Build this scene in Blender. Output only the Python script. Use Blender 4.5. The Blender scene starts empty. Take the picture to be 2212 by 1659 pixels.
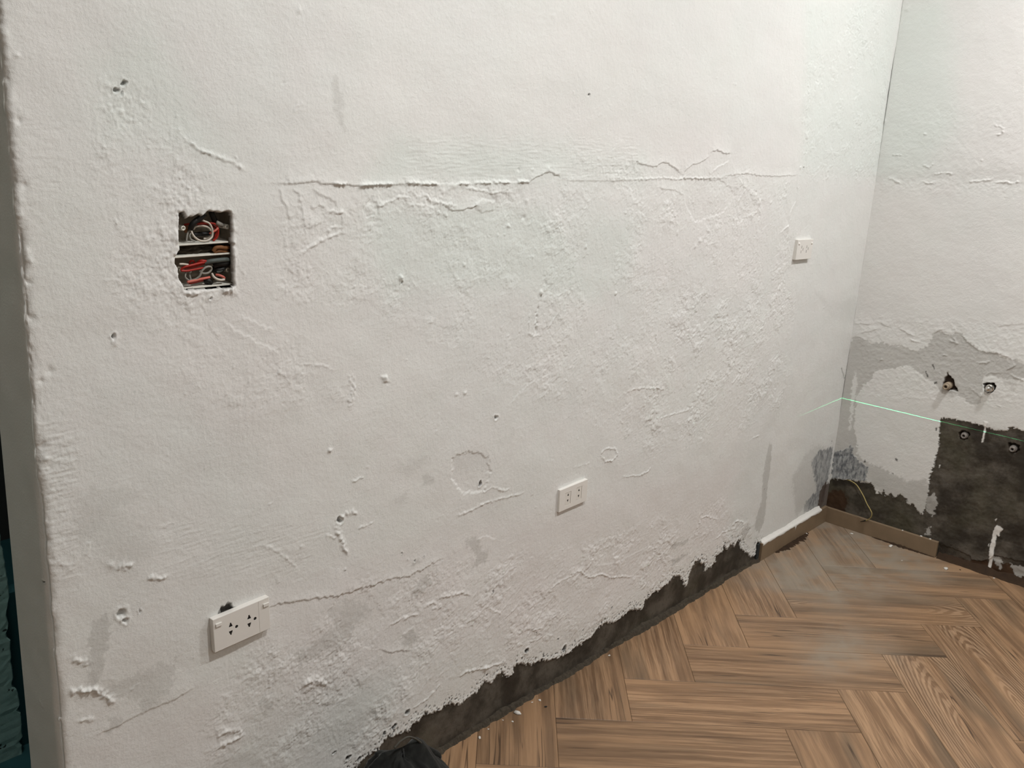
import bpy, bmesh, math, random
import numpy as np
from mathutils import Vector, Matrix
F32 = np.float32
SC = bpy.context.scene
COL = SC.collection

# ------------------------------------------------------------------ camera
FPX = 2077.2
CAM = np.array([0.0, 0.0, 1.5])
MR = np.array([[0.6724982, -0.7381164, 0.05413271],
               [-0.16225917, -0.21840658, -0.96227362],
               [0.72209289, 0.63834375, -0.26664419]])      # rows: right, down, forward
cd = bpy.data.cameras.new('camera'); cam = bpy.data.objects.new('camera', cd); COL.objects.link(cam)
cd.sensor_fit = 'HORIZONTAL'; cd.sensor_width = 36.0; cd.lens = 36.0 * FPX / 2212.0
cd.clip_start = 0.02; cd.clip_end = 60
rm = Matrix(((MR[0][0], -MR[1][0], -MR[2][0]), (MR[0][1], -MR[1][1], -MR[2][1]), (MR[0][2], -MR[1][2], -MR[2][2])))
cam.matrix_world = Matrix.Translation(Vector(CAM)) @ rm.to_4x4()
SC.camera = cam

# ------------------------------------------------------------------ world, exposure, lights
w = bpy.data.worlds.new('world'); SC.world = w; w.use_nodes = True
w.node_tree.nodes['Background'].inputs[0].default_value = (0.9, 0.95, 1.0, 1)
w.node_tree.nodes['Background'].inputs[1].default_value = 0.02
SC.view_settings.view_transform = 'Standard'; SC.view_settings.look = 'None'
SC.view_settings.gamma = 1.0; SC.view_settings.exposure = 0.0; SC.view_settings.use_curve_mapping = False

def area(name, loc, size, power, color, rot=(0, 0, 0)):
    l = bpy.data.lights.new(name, 'AREA'); l.shape = 'DISK'; l.size = size; l.energy = power; l.color = color
    o = bpy.data.objects.new(name, l); COL.objects.link(o); o.location = loc; o.rotation_euler = rot
    return o
area('room_fill', (1.30, 0.25, 2.77), 0.15, 27, (1.0, 0.995, 0.975))
area('room_fill', (3.0, 0.25, 2.77), 0.15, 29.5, (1.0, 1.0, 0.99))
area('room_fill', (0.15, -1.3, 2.77), 0.3, 15, (1.0, 0.99, 0.955))  # added fill, no known lamp: flattens the light on the long wall
area('doorway_fill', (0.56, 1.74, 2.72), 0.2, 12.0, (1.0, 0.96, 0.87))  # added unseen fill that lifts the jamb and the teal pier

LASER = (1.3, 0.1, 0.514); SIGN_IN = 1
def laser_level():
    # self-levelling line laser standing on the floor outside the frame: its fan of green light is one thin horizontal sheet
    l = bpy.data.lights.new('line_laser', 'POINT'); l.energy = 30.0; l.shadow_soft_size = 0.0
    l.use_nodes = True; nt = l.node_tree; N = nt.nodes; L = nt.links
    em = next(n for n in N if n.type == 'EMISSION')
    geo = N.new('ShaderNodeNewGeometry'); sep = N.new('ShaderNodeSeparateXYZ'); L.new(geo.outputs['Incoming'], sep.inputs[0])
    ab = N.new('ShaderNodeMath'); ab.operation = 'ABSOLUTE'; L.new(sep.outputs['Z'], ab.inputs[0])
    mp = N.new('ShaderNodeMapRange'); mp.interpolation_type = 'SMOOTHSTEP'
    mp.inputs[1].default_value = 0.00016; mp.inputs[2].default_value = 0.00055; mp.inputs[3].default_value = 1.0; mp.inputs[4].default_value = 0.0
    L.new(ab.outputs[0], mp.inputs[0])
    # the fan opens only from the right wall to the last bit of the long wall
    at = N.new('ShaderNodeMath'); at.operation = 'ARCTAN2'; L.new(sep.outputs['Y'], at.inputs[0]); L.new(sep.outputs['X'], at.inputs[1])
    a2 = N.new('ShaderNodeMath'); a2.operation = 'ABSOLUTE'; L.new(at.outputs[0], a2.inputs[0])
    am = N.new('ShaderNodeMapRange'); am.interpolation_type = 'SMOOTHSTEP'
    s_ = N.new('ShaderNodeMath'); s_.operation = 'MULTIPLY'; L.new(mp.outputs[0], s_.inputs[0]); L.new(am.outputs[0], s_.inputs[1])
    lx, ly = LASER[:2]; a_end = math.atan2(1.43 - ly, 3.12 - lx); a_full = math.atan2(1.43 - ly, 3.60 - lx)
    if SIGN_IN < 0: a_end, a_full = math.pi - a_end, math.pi - a_full
    am.inputs[1].default_value = a_end; am.inputs[2].default_value = a_full; am.inputs[3].default_value = 0.0; am.inputs[4].default_value = 1.0
    L.new(a2.outputs[0], am.inputs[0])
    ml = N.new('ShaderNodeMath'); ml.operation = 'MULTIPLY'; ml.inputs[1].default_value = 21.0; L.new(s_.outputs[0], ml.inputs[0])
    L.new(ml.outputs[0], em.inputs['Strength']); em.inputs['Color'].default_value = (0.10, 1.0, 0.42, 1)
    o = bpy.data.objects.new('line_laser', l); COL.objects.link(o); o.location = LASER
laser_level()

# ------------------------------------------------------------------ helpers: photo pixel -> point on a surface
def ray(px, py):
    return (np.array([(px - 1106.0) / FPX, (py - 829.5) / FPX, 1.0]) @ MR)
def hit(px, py, ax, v):
    d = ray(px, py); return CAM + d * ((v - CAM[ax]) / d[ax])
YA, XB = 1.435, 3.575
X0 = 0.549
def WA(px, py):
    p = hit(px, py, 1, YA); return (p[0], p[2])
def WB(px, py):
    p = hit(px, py, 0, XB); return (YA - p[1], p[2])      # u runs from the corner towards the camera
def FL(px, py):
    p = hit(px, py, 2, 0.0); return (p[0], p[1])

# ------------------------------------------------------------------ helpers: tags
def tag(o, label=None, cat=None, group=None, kind=None):
    if label: o['label'] = label
    if cat: o['category'] = cat
    if group: o['group'] = group
    if kind: o['kind'] = kind
    return o
def empty(name, loc, label, cat, group=None):
    o = bpy.data.objects.new(name, None); COL.objects.link(o); o.location = loc; o.empty_display_size = .05
    return tag(o, label, cat, group)
def link_mesh(name, me, mat=None, parent=None, smooth=True):
    o = bpy.data.objects.new(name, me); COL.objects.link(o)
    if mat: me.materials.append(mat)
    if smooth: me.shade_smooth()
    if parent: o.parent = parent
    return o
def bm_obj(name, bm, mat=None, parent=None, smooth=False):
    me = bpy.data.meshes.new(name); bm.normal_update(); bm.to_mesh(me); bm.free()
    return link_mesh(name, me, mat, parent, smooth)
def bm_box(bm, c, s, bevel=0.0, seg=2):
    r = bmesh.ops.create_cube(bm, size=1.0)
    vs = r['verts']
    for v in vs: v.co = Vector((c[0] + v.co.x * s[0], c[1] + v.co.y * s[1], c[2] + v.co.z * s[2]))
    if bevel > 0:
        es = list({e for v in vs for e in v.link_edges})
        bmesh.ops.bevel(bm, geom=es, offset=bevel, segments=seg, affect='EDGES', profile=0.5)
def catmull(pts, n=8):
    P = [Vector(p) for p in pts]
    if len(P) < 3: return P
    out = []
    Q = [P[0] * 2 - P[1]] + P + [P[-1] * 2 - P[-2]]
    for i in range(1, len(Q) - 2):
        for k in range(n):
            t = k / n
            a, b, c, d = Q[i - 1], Q[i], Q[i + 1], Q[i + 2]
            out.append(0.5 * ((2 * b) + (c - a) * t + (2 * a - 5 * b + 4 * c - d) * t * t + (3 * b - a - 3 * c + d) * t ** 3))
    out.append(P[-1]); return out
def bm_tube(bm, path, r, seg=8, cap=True, rfun=None):
    n = len(path); rings = []
    t0 = (path[1] - path[0]).normalized(); up = Vector((0, 0, 1)) if abs(t0.z) < .9 else Vector((1, 0, 0))
    u = t0.cross(up).normalized()
    for i, p in enumerate(path):
        t = (path[min(i + 1, n - 1)] - path[max(i - 1, 0)]).normalized()
        u = (u - t * u.dot(t)).normalized(); v = t.cross(u)
        rr = r * (rfun(i / (n - 1)) if rfun else 1.0)
        rings.append([bm.verts.new(p + (u * math.cos(a) + v * math.sin(a)) * rr) for a in [2 * math.pi * k / seg for k in range(seg)]])
    for a, b in zip(rings[:-1], rings[1:]):
        for k in range(seg):
            bm.faces.new((a[k], a[(k + 1) % seg], b[(k + 1) % seg], b[k]))
    if cap:
        bm.faces.new(rings[0][::-1]); bm.faces.new(rings[-1])
def bm_ringtube(bm, c, axis, r_out, r_in, length, seg=24):
    """open pipe end: tube wall with a rim; axis = unit vector out of the wall; c = centre of the back end"""
    ax = Vector(axis).normalized(); u = ax.orthogonal().normalized(); v = ax.cross(u)
    def ring(r, t): return [bm.verts.new(Vector(c) + ax * t + (u * math.cos(2 * math.pi * k / seg) + v * math.sin(2 * math.pi * k / seg)) * r) for k in range(seg)]
    prof = [ring(r_out, 0), ring(r_out, length - .0008), ring(r_out - .0008, length), ring(r_in + .0006, length), ring(r_in, length - .0006), ring(r_in, length * .1)]
    for a, b in zip(prof[:-1], prof[1:]):
        for k in range(seg): bm.faces.new((a[k], a[(k + 1) % seg], b[(k + 1) % seg], b[k]))
    bm.faces.new(prof[-1])

# ------------------------------------------------------------------ helpers: noise
def _hash(ix, iy, seed):
    h = (ix.astype(np.int64) * 374761393 + iy.astype(np.int64) * 668265263 + seed * 1442695041) & 0xffffffff
    h = ((h ^ (h >> 13)) * 1274126177) & 0xffffffff
    return (h ^ (h >> 16)) & 0xffff
_ga = np.arange(256) * (2 * np.pi / 256)
_gx, _gy = np.cos(_ga).astype(F32), np.sin(_ga).astype(F32)
def gn(x, y, seed=0):
    x0 = np.floor(x); y0 = np.floor(y); fx = (x - x0).astype(F32); fy = (y - y0).astype(F32)
    ix = x0.astype(np.int64); iy = y0.astype(np.int64)
    def g(a, b):
        h = _hash(ix + a, iy + b, seed) & 255
        return _gx[h] * (fx - a) + _gy[h] * (fy - b)
    u = fx * fx * fx * (fx * (fx * 6 - 15) + 10); v = fy * fy * fy * (fy * (fy * 6 - 15) + 10)
    n0 = g(0, 0) * (1 - u) + g(1, 0) * u; n1 = g(0, 1) * (1 - u) + g(1, 1) * u
    return (n0 * (1 - v) + n1 * v) * 1.5
def fbm(x, y, seed, octs=3, gain=.5):
    s = 0; a = 1.0; f = 1.0
    for i in range(octs):
        s = s + a * gn(x * f, y * f, seed + i * 17); a *= gain; f *= 2.03
    return s
def sstep(a, b, x):
    t = np.clip((x - a) / (b - a), 0, 1); return t * t * (3 - 2 * t)

# ------------------------------------------------------------------ plaster sheet: height field over (u, z)
class Sheet:
    def __init__(s, U, Z, toUV, seed=1):
        s.U1, s.Z1 = U.astype(F32), Z.astype(F32)
        s.U, s.Z = np.meshgrid(s.U1, s.Z1)
        s.H = np.zeros_like(s.U)                      # millimetres out of the wall
        s.M = {k: np.zeros_like(s.U) for k in ('cement', 'stain', 'soot', 'rust', 'dark', 'tint', 'white', 'hole')}
        s.toUV = toUV; s.rng = random.Random(seed); s.seed = seed
        s.wu = fbm(s.U * 90, s.Z * 90, seed + 5, 3) * .0022; s.wz = fbm(s.U * 90, s.Z * 90, seed + 9, 3) * .0022
    def n(s, f, seed, octs=3, fy=None, gain=.5):
        return fbm(s.U * f, s.Z * (fy or f), s.seed * 100 + seed, octs, gain)
    def win(s, pts, m):
        p = np.array(pts); a, b = p.min(0) - m, p.max(0) + m
        i0, i1 = np.searchsorted(s.U1, [a[0], b[0]]); j0, j1 = np.searchsorted(s.Z1, [a[1], b[1]])
        return (slice(j0, j1), slice(i0, i1))
    def pl(s, pix): return [s.toUV(*q) for q in pix]
    def dist(s, pts, sl, warp=1.0):
        """distance to a polyline, signed side and parameter"""
        U = s.U[sl] + s.wu[sl] * warp; Z = s.Z[sl] + s.wz[sl] * warp
        D = np.full(U.shape, 9.0, F32); S = np.ones_like(D); T = np.zeros_like(D); n = len(pts) - 1
        for k, (a, b) in enumerate(zip(pts[:-1], pts[1:])):
            ab = np.array(b) - a; L2 = float(ab @ ab) + 1e-12
            t = np.clip(((U - a[0]) * ab[0] + (Z - a[1]) * ab[1]) / L2, 0, 1)
            d = np.hypot(U - (a[0] + t * ab[0]), Z - (a[1] + t * ab[1])); cr = ab[0] * (Z - a[1]) - ab[1] * (U - a[0])
            m = d < D; D = np.where(m, d, D); S = np.where(m, np.sign(cr), S); T = np.where(m, (k + t) / n, T)
        return D * 1000, S, T
    def poly(s, pts, sl, warp=1.0):
        """signed distance in mm, positive inside"""
        P = list(pts) + [pts[0]]; D, _, _ = s.dist(P, sl, warp)
        U = s.U[sl] + s.wu[sl] * warp; Z = s.Z[sl] + s.wz[sl] * warp
        ins = np.zeros(U.shape, bool)
        for (ax, ay), (bx, by) in zip(P[:-1], P[1:]):
            if ay == by: continue
            c = ((ay > Z) != (by > Z)) & (U < (bx - ax) * (Z - ay) / (by - ay) + ax); ins ^= c
        return np.where(ins, D, -D)
    # -- features; points given where they are seen in the photograph, widths and heights in millimetres
    def ridge(s, pix, w=2.2, h=1.0, warp=1.2, uv=False):
        p = pix if uv else s.pl(pix); sl = s.win(p, .03); D, S, T = s.dist(p, sl, warp)
        k = .45 + .9 * np.clip(fbm(s.U[sl] * 130, s.Z[sl] * 130, s.seed + 31, 2) + .5, 0, 1.4)
        s.H[sl] += h * k * np.exp(-(D / (w * (.6 + .5 * k))) ** 2) * np.clip(np.minimum(T, 1 - T) * 6 + .35, 0, 1)
    def step(s, pix, h=1.5, dec=14.0, side=1, warp=1.2, edge=.9, uv=False):
        """raised on one side of the line (side=+1: the upper side of a line drawn left to right)"""
        p = pix if uv else s.pl(pix); sl = s.win(p, .05); D, S, T = s.dist(p, sl, warp)
        x = D * S * side
        s.H[sl] += h * sstep(-edge, edge, x) * np.exp(-np.maximum(x, 0) / dec) * np.clip(np.minimum(T, 1 - T) * 8 + .2, 0, 1)
    def plate(s, pix, h=1.5, edge=1.0, warp=1.5, soft=None, uv=False):
        p = pix if uv else s.pl(pix); sl = s.win(p, .03 + (soft or 0) * .001); d = s.poly(p, sl, warp)
        s.H[sl] += h * sstep(-edge, edge if not soft else soft, d)
    def blob(s, x, y, r=3.0, h=1.5, uv=False):
        c = (x, y) if uv else s.toUV(x, y); sl = s.win([c, c], .001 * r * 3 + .004)
        U = s.U[sl] + s.wu[sl]; Z = s.Z[sl] + s.wz[sl]
        d = np.hypot(U - c[0], Z - c[1]) * 1000; s.H[sl] += h * np.exp(-(d / r) ** 2)
    def pit(s, x, y, r=4.0, h=6.0, rim=1.2, dark=.8):
        c = s.toUV(x, y); sl = s.win([c, c], .001 * r * 3 + .006)
        U = s.U[sl] + s.wu[sl] * 1.6; Z = s.Z[sl] + s.wz[sl] * 1.6
        d = np.hypot(U - c[0], Z - c[1]) * 1000
        s.H[sl] += -h * sstep(r, r * .5, d) + rim * np.exp(-((d - r * 1.25) / (r * .35)) ** 2)
        s.M['dark'][sl] = np.maximum(s.M['dark'][sl], min(1.0, dark * 1.15) * (sstep(r * 1.15, r * .75, d) if dark > .55 else sstep(r * .85, r * .45, d)))
    def mask(s, ch, pix, val=1.0, edge=1.5, warp=2.0, uv=False, amp=0.0, freq=60, mode='max'):
        p = pix if uv else s.pl(pix); sl = s.win(p, .02 + edge * .002); d = s.poly(p, sl, warp)
        if amp: d = d + amp * fbm(s.U[sl] * freq, s.Z[sl] * freq, s.seed + 77, 3)
        v = val * sstep(-edge, edge, d)
        if mode == 'max': s.M[ch][sl] = np.maximum(s.M[ch][sl], v)
        elif mode == 'add': s.M[ch][sl] += v
        else: s.M[ch][sl] *= (1 - v)
        return sl, v
    def zone(s, polys, soft=40):
        out = np.zeros_like(s.U)
        for pix, v in polys:
            p = s.pl(pix); sl = s.win(p, soft * .0015); d = s.poly(p, sl, 4.0)
            out[sl] = np.maximum(out[sl], v * sstep(-soft, soft, d))
        return out
    def scatter(s, zone, crumbs, arcs):
        rng = s.rng; u0, u1, z0, z1 = s.U1[0], s.U1[-1], s.Z1[0], min(s.Z1[-1], 2.1)
        def zv(u, z):
            i = min(np.searchsorted(s.U1, u), len(s.U1) - 1); j = min(np.searchsorted(s.Z1, z), len(s.Z1) - 1); return zone[j, i]
        for k in range(crumbs):
            u = rng.uniform(u0, u1); z = rng.uniform(z0, z1)
            if rng.random() < .12 + zv(u, z): s.blob(u, z, rng.uniform(1.0, 2.5), rng.choice((1, 1, -.8)) * rng.uniform(.5, 1.7), uv=True)
        for k in range(arcs):
            u = rng.uniform(u0, u1); z = rng.uniform(z0, z1)
            if rng.random() > .06 + zv(u, z): continue
            a = rng.uniform(-.6, .6) + (math.pi / 2 if rng.random() < .3 else 0); L = rng.uniform(.008, .035); pts = [(u, z)]
            for q in range(4):
                a += rng.uniform(-.7, .7); u += math.cos(a) * L / 4; z += math.sin(a) * L / 4; pts.append((u, z))
            if rng.random() < .5: s.ridge(pts, rng.uniform(1.2, 2.2), rng.uniform(.4, 1.1), uv=True)
            else: s.step(pts, rng.uniform(.4, 1.2), rng.uniform(5, 14), rng.choice((1, -1)), uv=True)

def sheet_mesh(name, sh, PX, PY, NX, NY, mat):
    """PX..NY: position and outward normal in plan for every column of the sheet"""
    H = sh.H * .001; X = PX[None, :] + NX[None, :] * H; Y = PY[None, :] + NY[None, :] * H; Z = sh.Z
    co = np.stack([X, Y, np.broadcast_to(Z, X.shape)], -1).reshape(-1, 3).astype(F32)
    nz, nu = X.shape; idx = np.arange(nz * nu, dtype=np.int32).reshape(nz, nu)
    q = np.stack([idx[:-1, :-1], idx[:-1, 1:], idx[1:, 1:], idx[1:, :-1]], -1)
    hole = sh.M['hole']; keep = ((hole[:-1, :-1] + hole[1:, :-1] + hole[:-1, 1:] + hole[1:, 1:]) < 2.0)
    q = q[keep]; me = bpy.data.meshes.new(name)
    me.vertices.add(len(co)); me.vertices.foreach_set('co', co.ravel())
    me.loops.add(q.size); me.loops.foreach_set('vertex_index', q.ravel())
    me.polygons.add(len(q)); me.polygons.foreach_set('loop_start', np.arange(0, q.size, 4, dtype=np.int32))
    me.update(calc_edges=True)
    for nm, chs in (('mask_a', ('cement', 'stain', 'soot')), ('mask_b', ('rust', 'dark', 'tint')), ('mask_c', ('white', 'white', 'white'))):
        at = me.attributes.new(nm, 'FLOAT_COLOR', 'POINT')
        d = np.ones((len(co), 4), F32)
        for k, c in enumerate(chs): d[:, k] = sh.M[c].ravel()
        at.data.foreach_set('color', d.ravel())
    o = link_mesh(name, me, mat, None, True); o['kind'] = 'structure'
    return o

# ------------------------------------------------------------------ materials
class NT:
    def __init__(s, name):
        s.m = bpy.data.materials.new(name); s.m.use_nodes = True; s.t = s.m.node_tree; s.N = s.t.nodes; s.L = s.t.links
        s.b = s.N['Principled BSDF']; s.b.inputs['Specular IOR Level'].default_value = .3
        s.tc = s.N.new('ShaderNodeTexCoord')
    def new(s, t, **k):
        n = s.N.new(t)
        for a, v in k.items(): setattr(n, a, v)
        return n
    def put(s, sock, v):
        if hasattr(v, 'is_output'): s.L.new(v, sock)
        elif isinstance(v, (tuple, list)) and len(v) == 3 and sock.type == 'RGBA': sock.default_value = (*v, 1)
        else: sock.default_value = v
    def noise(s, scale, detail=3, rough=.5, vec=None, dist=0, color=False):
        n = s.new('ShaderNodeTexNoise'); s.put(n.inputs['Scale'], scale); n.inputs['Detail'].default_value = detail
        n.inputs['Roughness'].default_value = rough; n.inputs['Distortion'].default_value = dist
        s.L.new(vec or s.tc.outputs['Object'], n.inputs['Vector']); return n.outputs['Color' if color else 0]
    def mapping(s, scale=(1, 1, 1), loc=(0, 0, 0), vec=None):
        n = s.new('ShaderNodeMapping'); n.inputs['Scale'].default_value = scale; n.inputs['Location'].default_value = loc
        s.L.new(vec or s.tc.outputs['Object'], n.inputs[0]); return n.outputs[0]
    def math(s, op, a, b=0.0, clamp=False):
        n = s.new('ShaderNodeMath', operation=op, use_clamp=clamp); s.put(n.inputs[0], a); s.put(n.inputs[1], b); return n.outputs[0]
    def rng(s, v, a, b, c=0.0, d=1.0):
        n = s.new('ShaderNodeMapRange', interpolation_type='SMOOTHSTEP'); s.put(n.inputs[0], v)
        for i, q in enumerate((a, b, c, d)): n.inputs[i + 1].default_value = q
        return n.outputs[0]
    def mix(s, f, a, b, mode='MIX'):
        n = s.new('ShaderNodeMix', data_type='RGBA', blend_type=mode); s.put(n.inputs[0], f); s.put(n.inputs[6], a); s.put(n.inputs[7], b); return n.outputs[2]
    def attr(s, name):
        n = s.new('ShaderNodeAttribute', attribute_name=name); p = s.new('ShaderNodeSeparateColor'); s.L.new(n.outputs['Color'], p.inputs[0]); return p.outputs
    def bump(s, h, strength=.3, dist=.001):
        n = s.new('ShaderNodeBump'); n.inputs['Strength'].default_value = strength; n.inputs['Distance'].default_value = dist
        s.put(n.inputs['Height'], h); s.L.new(n.outputs[0], s.b.inputs['Normal'])
    def done(s, color=None, rough=None, metal=None):
        if color is not None: s.put(s.b.inputs['Base Color'], color)
        if rough is not None: s.put(s.b.inputs['Roughness'], rough)
        if metal is not None: s.put(s.b.inputs['Metallic'], metal)
        return s.m
def simple(name, col, rough=.5, metal=0.0, var=.12, scale=60, bump=.0):
    t = NT(name); n = t.noise(scale, 3)
    c2 = tuple(c * (1 - var) for c in col); t.bump(t.noise(scale * 4, 2), bump, .0005) if bump else None
    return t.done(t.mix(n, col, c2), rough, metal)

def wall_mat():
    t = NT('old_plaster_and_paint'); a = t.attr('mask_a'); b = t.attr('mask_b'); c = t.attr('mask_c')
    lo = t.noise(2.2, 2); mid = t.noise(14, 3)
    col = t.mix(t.rng(lo, .35, .65), (.785, .788, .765), (.765, .772, .755))
    col = t.mix(t.rng(mid, .3, .7, 0, .35), col, (.785, .770, .755))
    col = t.mix(t.math('MULTIPLY', b[2], .7, True), col, (.725, .775, .74))
    col = t.mix(t.math('MULTIPLY', b[2], -.6, True), col, (.79, .75, .74))
    st = t.mix(t.noise(35, 3), (.40, .39, .37), (.48, .47, .44))
    col = t.mix(a[1], col, st)
    so = t.mix(t.rng(t.noise(1, 4, .65, vec=t.mapping((75, 75, 38))), .36, .66), (.10, .11, .125), (.42, .435, .44))
    so = t.mix(t.rng(t.noise(1, 2, vec=t.mapping((240, 240, 60))), .5, .7, 0, .35), so, (.55, .55, .54))
    col = t.mix(a[2], col, so)
    cem = t.mix(t.rng(t.noise(11, 4, .65), .36, .68), (.036, .030, .023), (.112, .098, .080))
    cem = t.mix(t.rng(t.noise(4, 3), .5, .75, 0, .6), cem, (.085, .078, .05))
    cem = t.mix(t.rng(t.noise(70, 4), .5, .8, 0, .5), cem, (.035, .028, .02))
    col = t.mix(a[0], col, cem)
    col = t.mix(b[0], col, t.mix(t.noise(30, 4, .65), (.022, .010, .004), (.085, .043, .02)))
    col = t.mix(c[0], col, (.83, .82, .79))
    col = t.mix(b[1], col, (.022, .017, .013))
    h = t.math('ADD', t.noise(260, 3, .6), t.math('MULTIPLY', t.noise(900, 2), .45))
    t.bump(h, .55, .0011)
    return t.done(col, .62)

def floor_mat():
    t = NT('wood_look_tile'); a = t.attr('tile_rnd')
    uv = t.new('ShaderNodeUVMap', uv_map='grain'); off = t.new('ShaderNodeCombineXYZ')
    t.put(off.inputs[0], t.math('MULTIPLY', a[0], 37.0)); t.put(off.inputs[1], t.math('MULTIPLY', a[1], 23.0)); t.put(off.inputs[2], t.math('MULTIPLY', a[2], 11.0))
    ad = t.new('ShaderNodeVectorMath', operation='ADD'); t.L.new(uv.outputs[0], ad.inputs[0]); t.L.new(off.outputs[0], ad.inputs[1]); v = ad.outputs[0]
    # wavy grain
    wv = t.new('ShaderNodeVectorMath', operation='ADD'); nz = t.noise(1, 2, vec=t.mapping((3, 5, 1), vec=v), color=True)
    sc = t.new('ShaderNodeVectorMath', operation='SCALE'); t.L.new(nz, sc.inputs[0]); sc.inputs['Scale'].default_value = .018
    t.L.new(v, wv.inputs[0]); t.L.new(sc.outputs[0], wv.inputs[1]); g = wv.outputs[0]
    s1 = t.noise(1, 4, .6, vec=t.mapping((1.6, 24, 1), vec=g)); s2 = t.noise(1, 4, .65, vec=t.mapping((3.2, 85, 1), vec=g)); s3 = t.noise(1, 2, vec=t.mapping((1.6, 9, 1), vec=g))
    s4 = t.noise(1, 3, .6, vec=t.mapping((11, 380, 1), vec=g)); pm = t.rng(t.noise(1, 1, vec=t.mapping((2.2, 5, 1), (5, 5, 0), vec=v)), .35, .65, .25, 1.0)
    col = t.mix(t.rng(s1, .36, .60), (.185, .106, .055), (.365, .212, .108))
    col = t.mix(pm, col, t.mix(t.rng(s2, .38, .62), t.mix(.6, col, (.13, .070, .035)), t.mix(.42, col, (.42, .265, .15))))
    col = t.mix(t.math('MULTIPLY', t.rng(s4, .42, .66, 0, .5), pm), col, (.15, .085, .043))
    col = t.mix(t.rng(s3, .54, .68, 0, .6), col, (.115, .082, .052))
    # thin dark splits along the grain
    ln = t.noise(1, 1, vec=t.mapping((1.3, 52, 1), (3, 7, 0), vec=g)); ln = t.math('ABSOLUTE', t.math('SUBTRACT', ln, .5))
    br = t.rng(t.noise(1, 2, vec=t.mapping((3.5, 12, 1), (9, 2, 0), vec=v)), .50, .62)
    col = t.mix(t.math('MULTIPLY', t.rng(ln, .022, .002), t.math('MULTIPLY', br, .75)), col, (.035, .02, .012))
    # cathedral figure on some tiles
    wn = t.new('ShaderNodeTexWave', wave_type='RINGS', rings_direction='SPHERICAL'); t.L.new(t.mapping((2.4, 16, 1), (-.35, -1.6, 0), vec=uv.outputs[0]), wn.inputs[0])
    wn.inputs['Scale'].default_value = 2.6; wn.inputs['Distortion'].default_value = 4.5; wn.inputs['Detail'].default_value = 2; wn.inputs['Detail Scale'].default_value = 1.2
    cf = t.math('MULTIPLY', t.rng(a[2], .84, .86), t.rng(t.noise(1, 1, vec=t.mapping((2.2, 7, 1), vec=v)), .46, .58))
    col = t.mix(t.math('MULTIPLY', cf, .38), col, t.mix(t.rng(wn.outputs['Fac'], .2, .8), (.11, .062, .035), (.42, .28, .17)))
    hs = t.new('ShaderNodeHueSaturation'); t.put(hs.inputs['Value'], t.rng(a[0], 0, 1, .88, 1.12)); t.L.new(col, hs.inputs['Color']); hs.inputs['Saturation'].default_value = .95
    # dust film left near the corner and in the middle of the room
    dp = t.attr('dust'); dn = t.rng(t.noise(9, 4, .6), .36, .64)
    col = t.mix(t.math('MULTIPLY', dp[0], t.math('ADD', t.math('MULTIPLY', dn, .55), .35), True), hs.outputs[0], (.285, .245, .195))
    t.bump(t.math('ADD', s2, s1), .12, .0006)
    rg = t.rng(dn, 0, 1, .34, .46)
    return t.done(col, rg)

M = {}
M['wall'] = wall_mat(); M['floor'] = floor_mat()
M['grout'] = simple('tile_grout', (.15, .095, .055), .9, scale=200)
M['plastic'] = simple('white_plastic', (.80, .775, .735), .32, var=.03)
M['plastic_warm'] = simple('cream_plastic', (.78, .75, .70), .34, var=.03)
M['slot'] = simple('socket_inside', (.02, .018, .016), .6)
M['box'] = simple('dirty_box_plastic', (.40, .35, .28), .7, var=.5, scale=90, bump=.3)
M['boxrim'] = simple('dusty_white_plastic', (.82, .80, .72), .5, var=.25, scale=120)
M['wire_red'] = simple('red_insulation', (.42, .028, .018), .38, var=.3)
M['wire_pink'] = simple('faded_red_insulation', (.62, .16, .12), .4, var=.2)
M['wire_white'] = simple('white_insulation', (.66, .60, .52), .42, var=.2)
M['wire_grey'] = simple('grey_insulation', (.30, .285, .25), .45, var=.25)
M['wire_black'] = simple('black_sheath', (.012, .011, .010), .5, var=.3)
M['tape'] = simple('grey_green_tape', (.11, .13, .12), .55, var=.5, scale=150)
M['wire_yellow'] = simple('yellow_insulation', (.50, .40, .16), .5, var=.3)
M['copper'] = simple('brown_copper', (.26, .11, .04), .6, var=.5, scale=200)
M['pipe'] = simple('grey_pipe_plastic', (.28, .255, .235), .5, var=.3)
M['pipe_old'] = simple('yellowed_pipe_plastic', (.42, .34, .25), .55, var=.35, scale=90)
M['steel'] = simple('bright_steel', (.78, .77, .74), .16, 1.0, var=.1)
M['skirting'] = simple('brown_skirting_tile', (.27, .195, .125), .42, var=.28, scale=25)
M['filler'] = simple('white_filler', (.80, .78, .74), .7, var=.1, scale=120, bump=.5)
M['mortar'] = simple('dark_mortar', (.088, .070, .049), .85, var=.8, scale=90, bump=1.0)
M['teal'] = None
M['chip'] = simple('plaster_crumb', (.74, .71, .66), .7, var=.1)
M['darkchip'] = simple('dark_grit', (.02, .018, .015), .8)
M['ceiling'] = simple('ceiling_paint', (.80, .785, .75), .8, var=.04, scale=5)
M['plainwall'] = simple('cream_wall_paint', (.74, .735, .71), .75, var=.06, scale=4)
def teal_mat():
    t = NT('teal_paint'); n = t.noise(30, 4, .6); c = t.mix(n, (.20, .37, .37), (.30, .47, .46))
    c = t.mix(t.rng(t.noise(38, 4, .6), .62, .66), c, (.02, .03, .03)); t.bump(t.noise(120, 3), .4, .001); return t.done(c, .6)
M['teal'] = teal_mat()
M['teal_shaded'] = simple('shaded_teal_paint', (.014, .070, .085), .6, var=.3, scale=20)  # the pier's teal with the shade behind it put into the colour
M['black_room'] = simple('unlit_room_paint', (.03, .035, .035), .8)
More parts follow.
